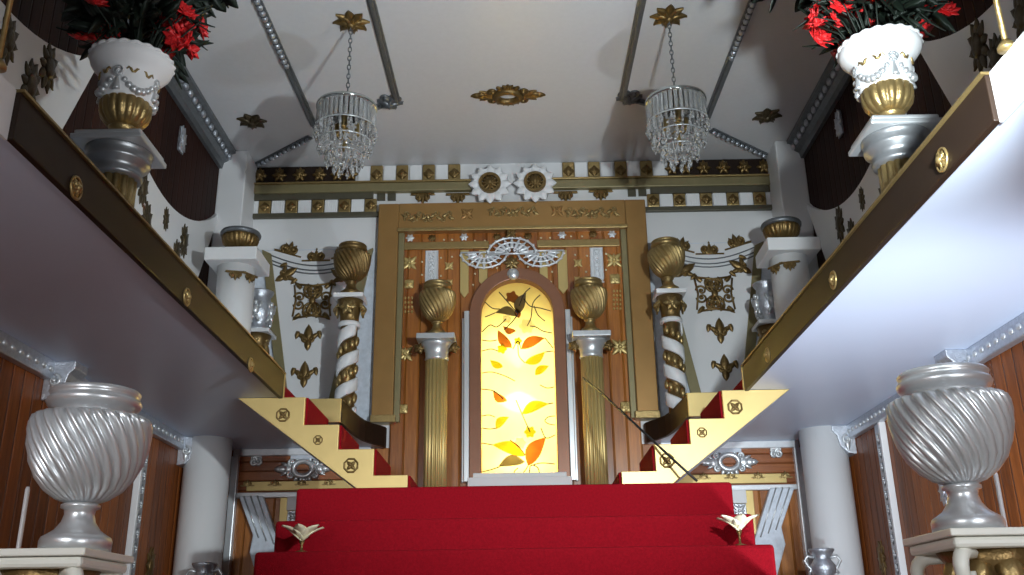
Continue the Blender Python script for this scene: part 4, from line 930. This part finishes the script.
# gilt metal flowers standing on the third step
for s, px, py in ((-1, 302, 541), (1, 739, 531)):
    z0 = tops[2]; y = 4.62; p = at_y(px, py, y); x = p.x; zc = p.z
    t = thing('metal_flower', 'pale gilt metal flower standing on the %s end of a red step' % SIDE[s], 'ornament', (x, y, z0), 'metal flowers on the stairs')
    MB().lathe([(.03, 0), (.03, .006), (.006, .012), (.006, max(.03, zc-z0-.02)), (.014, max(.035, zc-z0))], (x, y, z0), 12).build('stem', 'oldgold', t)
    for i in range(6):
        a = 2*PI*i/6+.52
        T = Matrix.Translation((x, y, zc)) @ Matrix.Rotation(a, 4, 'Z') @ Matrix.Rotation(-.92, 4, 'Y'); mb = MB(T)
        vs = []; fs = []
        for k in range(8):
            f = k/7; hw = .036*math.sin(PI*min(1, f*.93+.07))**.8; zz = -.042*f*f+.006
            for q in (-1, 0, 1): vs.append((.115*f, q*hw, zz-.008*(1-q*q)))
        for k in range(7):
            for q in range(2): fs.append((k*3+q, (k+1)*3+q, (k+1)*3+q+1, k*3+q+1))
        mb.add(vs, fs); o = mb.build('petal', 'paleflower', t); so = o.modifiers.new('thick', 'SOLIDIFY'); so.thickness = .004
    mb = MB(); 
    for i in range(5): mb.blob((x+.010*math.cos(i*1.26), y+.010*math.sin(i*1.26), zc+.018), (.005, .005, .018), 6, 4)
    mb.build('stamens', 'oldgold', t)
# dark cord slung from the fluted column over the side stair
P = [at_y(583, 378, 7.10), at_y(600, 391.5, 6.5), at_y(628, 417.5, 5.9), at_y(650, 438, 5.66), at_y(672, 458.5, 5.55), at_y(697, 481, 5.45)]
tag(MB().tube(P, .0075, 8).build('cord', 'black'), 'thin dark cord slung from the gold column across the right side stair', 'cord')
# ================================================================== light
HZ = at_y(517, 402, YB).z
def point(name, loc, power, col, r=.06):
    l = bpy.data.lights.new(name, 'POINT'); l.energy = power; l.color = col; l.shadow_soft_size = r
    o = bpy.data.objects.new(name, l); o.location = loc; COL.objects.link(o); return o
def spot(name, loc, to, deg, blend, power, col, r):
    l = bpy.data.lights.new(name, 'SPOT'); l.energy = power; l.color = col; l.shadow_soft_size = r; l.spot_size = math.radians(deg); l.spot_blend = blend
    o = bpy.data.objects.new(name, l); o.location = loc; COL.objects.link(o); o.rotation_euler = (Vector(to)-Vector(loc)).to_track_quat('-Z', 'Y').to_euler(); return o
def area(name, loc, to, sx, sy, power, col):
    l = bpy.data.lights.new(name, 'AREA'); l.shape = 'RECTANGLE'; l.size = sx; l.size_y = sy; l.energy = power; l.color = col
    o = bpy.data.objects.new(name, l); o.location = loc; COL.objects.link(o)
    o.rotation_euler = (Vector(to)-Vector(loc)).to_track_quat('-Z', 'Y').to_euler(); return o
spot('hall_lamp', (1.12, 1.6, 2.60), (-.15, 6.5, 4.3), 86, .65, 560, (.85, .955, 1.0), .05)
area('left_urn_fill', (-1.7, -.7, 2.62), (.2, 4, 2.0), .9, .3, 58, (.95, .97, 1.0))  # added fill to brighten the left urn, no real opening behind it
area('right_urn_fill', (1.9, -.5, 2.1), (1.5, 3.4, 2.5), .8, .8, 60, (.90, .95, 1.0))  # added fill for the right urn and soffit, not an actual door
spot('under_gallery_lamp', (1.80, 3.6, 1.2), (2.25, 5.0, 2.87), 140, .6, 155, (.80, .90, 1.0), .10)
area('window_lamp', (WX, YB+.15, HZ), (WX, YB, HZ), .08, .32, 270, (1, .93, .75))
w = bpy.data.worlds.new('world'); sc.world = w; w.use_nodes = True
w.node_tree.nodes['Background'].inputs['Color'].default_value = (.85, .92, 1, 1); w.node_tree.nodes['Background'].inputs['Strength'].default_value = .035
sc.view_settings.view_transform = 'Standard'; sc.view_settings.look = 'None'; sc.view_settings.gamma = 1; sc.view_settings.exposure = 0
sc.view_settings.use_curve_mapping = False
sc.cycles.use_denoising = True; sc.cycles.max_bounces = 8; sc.cycles.sample_clamp_indirect = 4
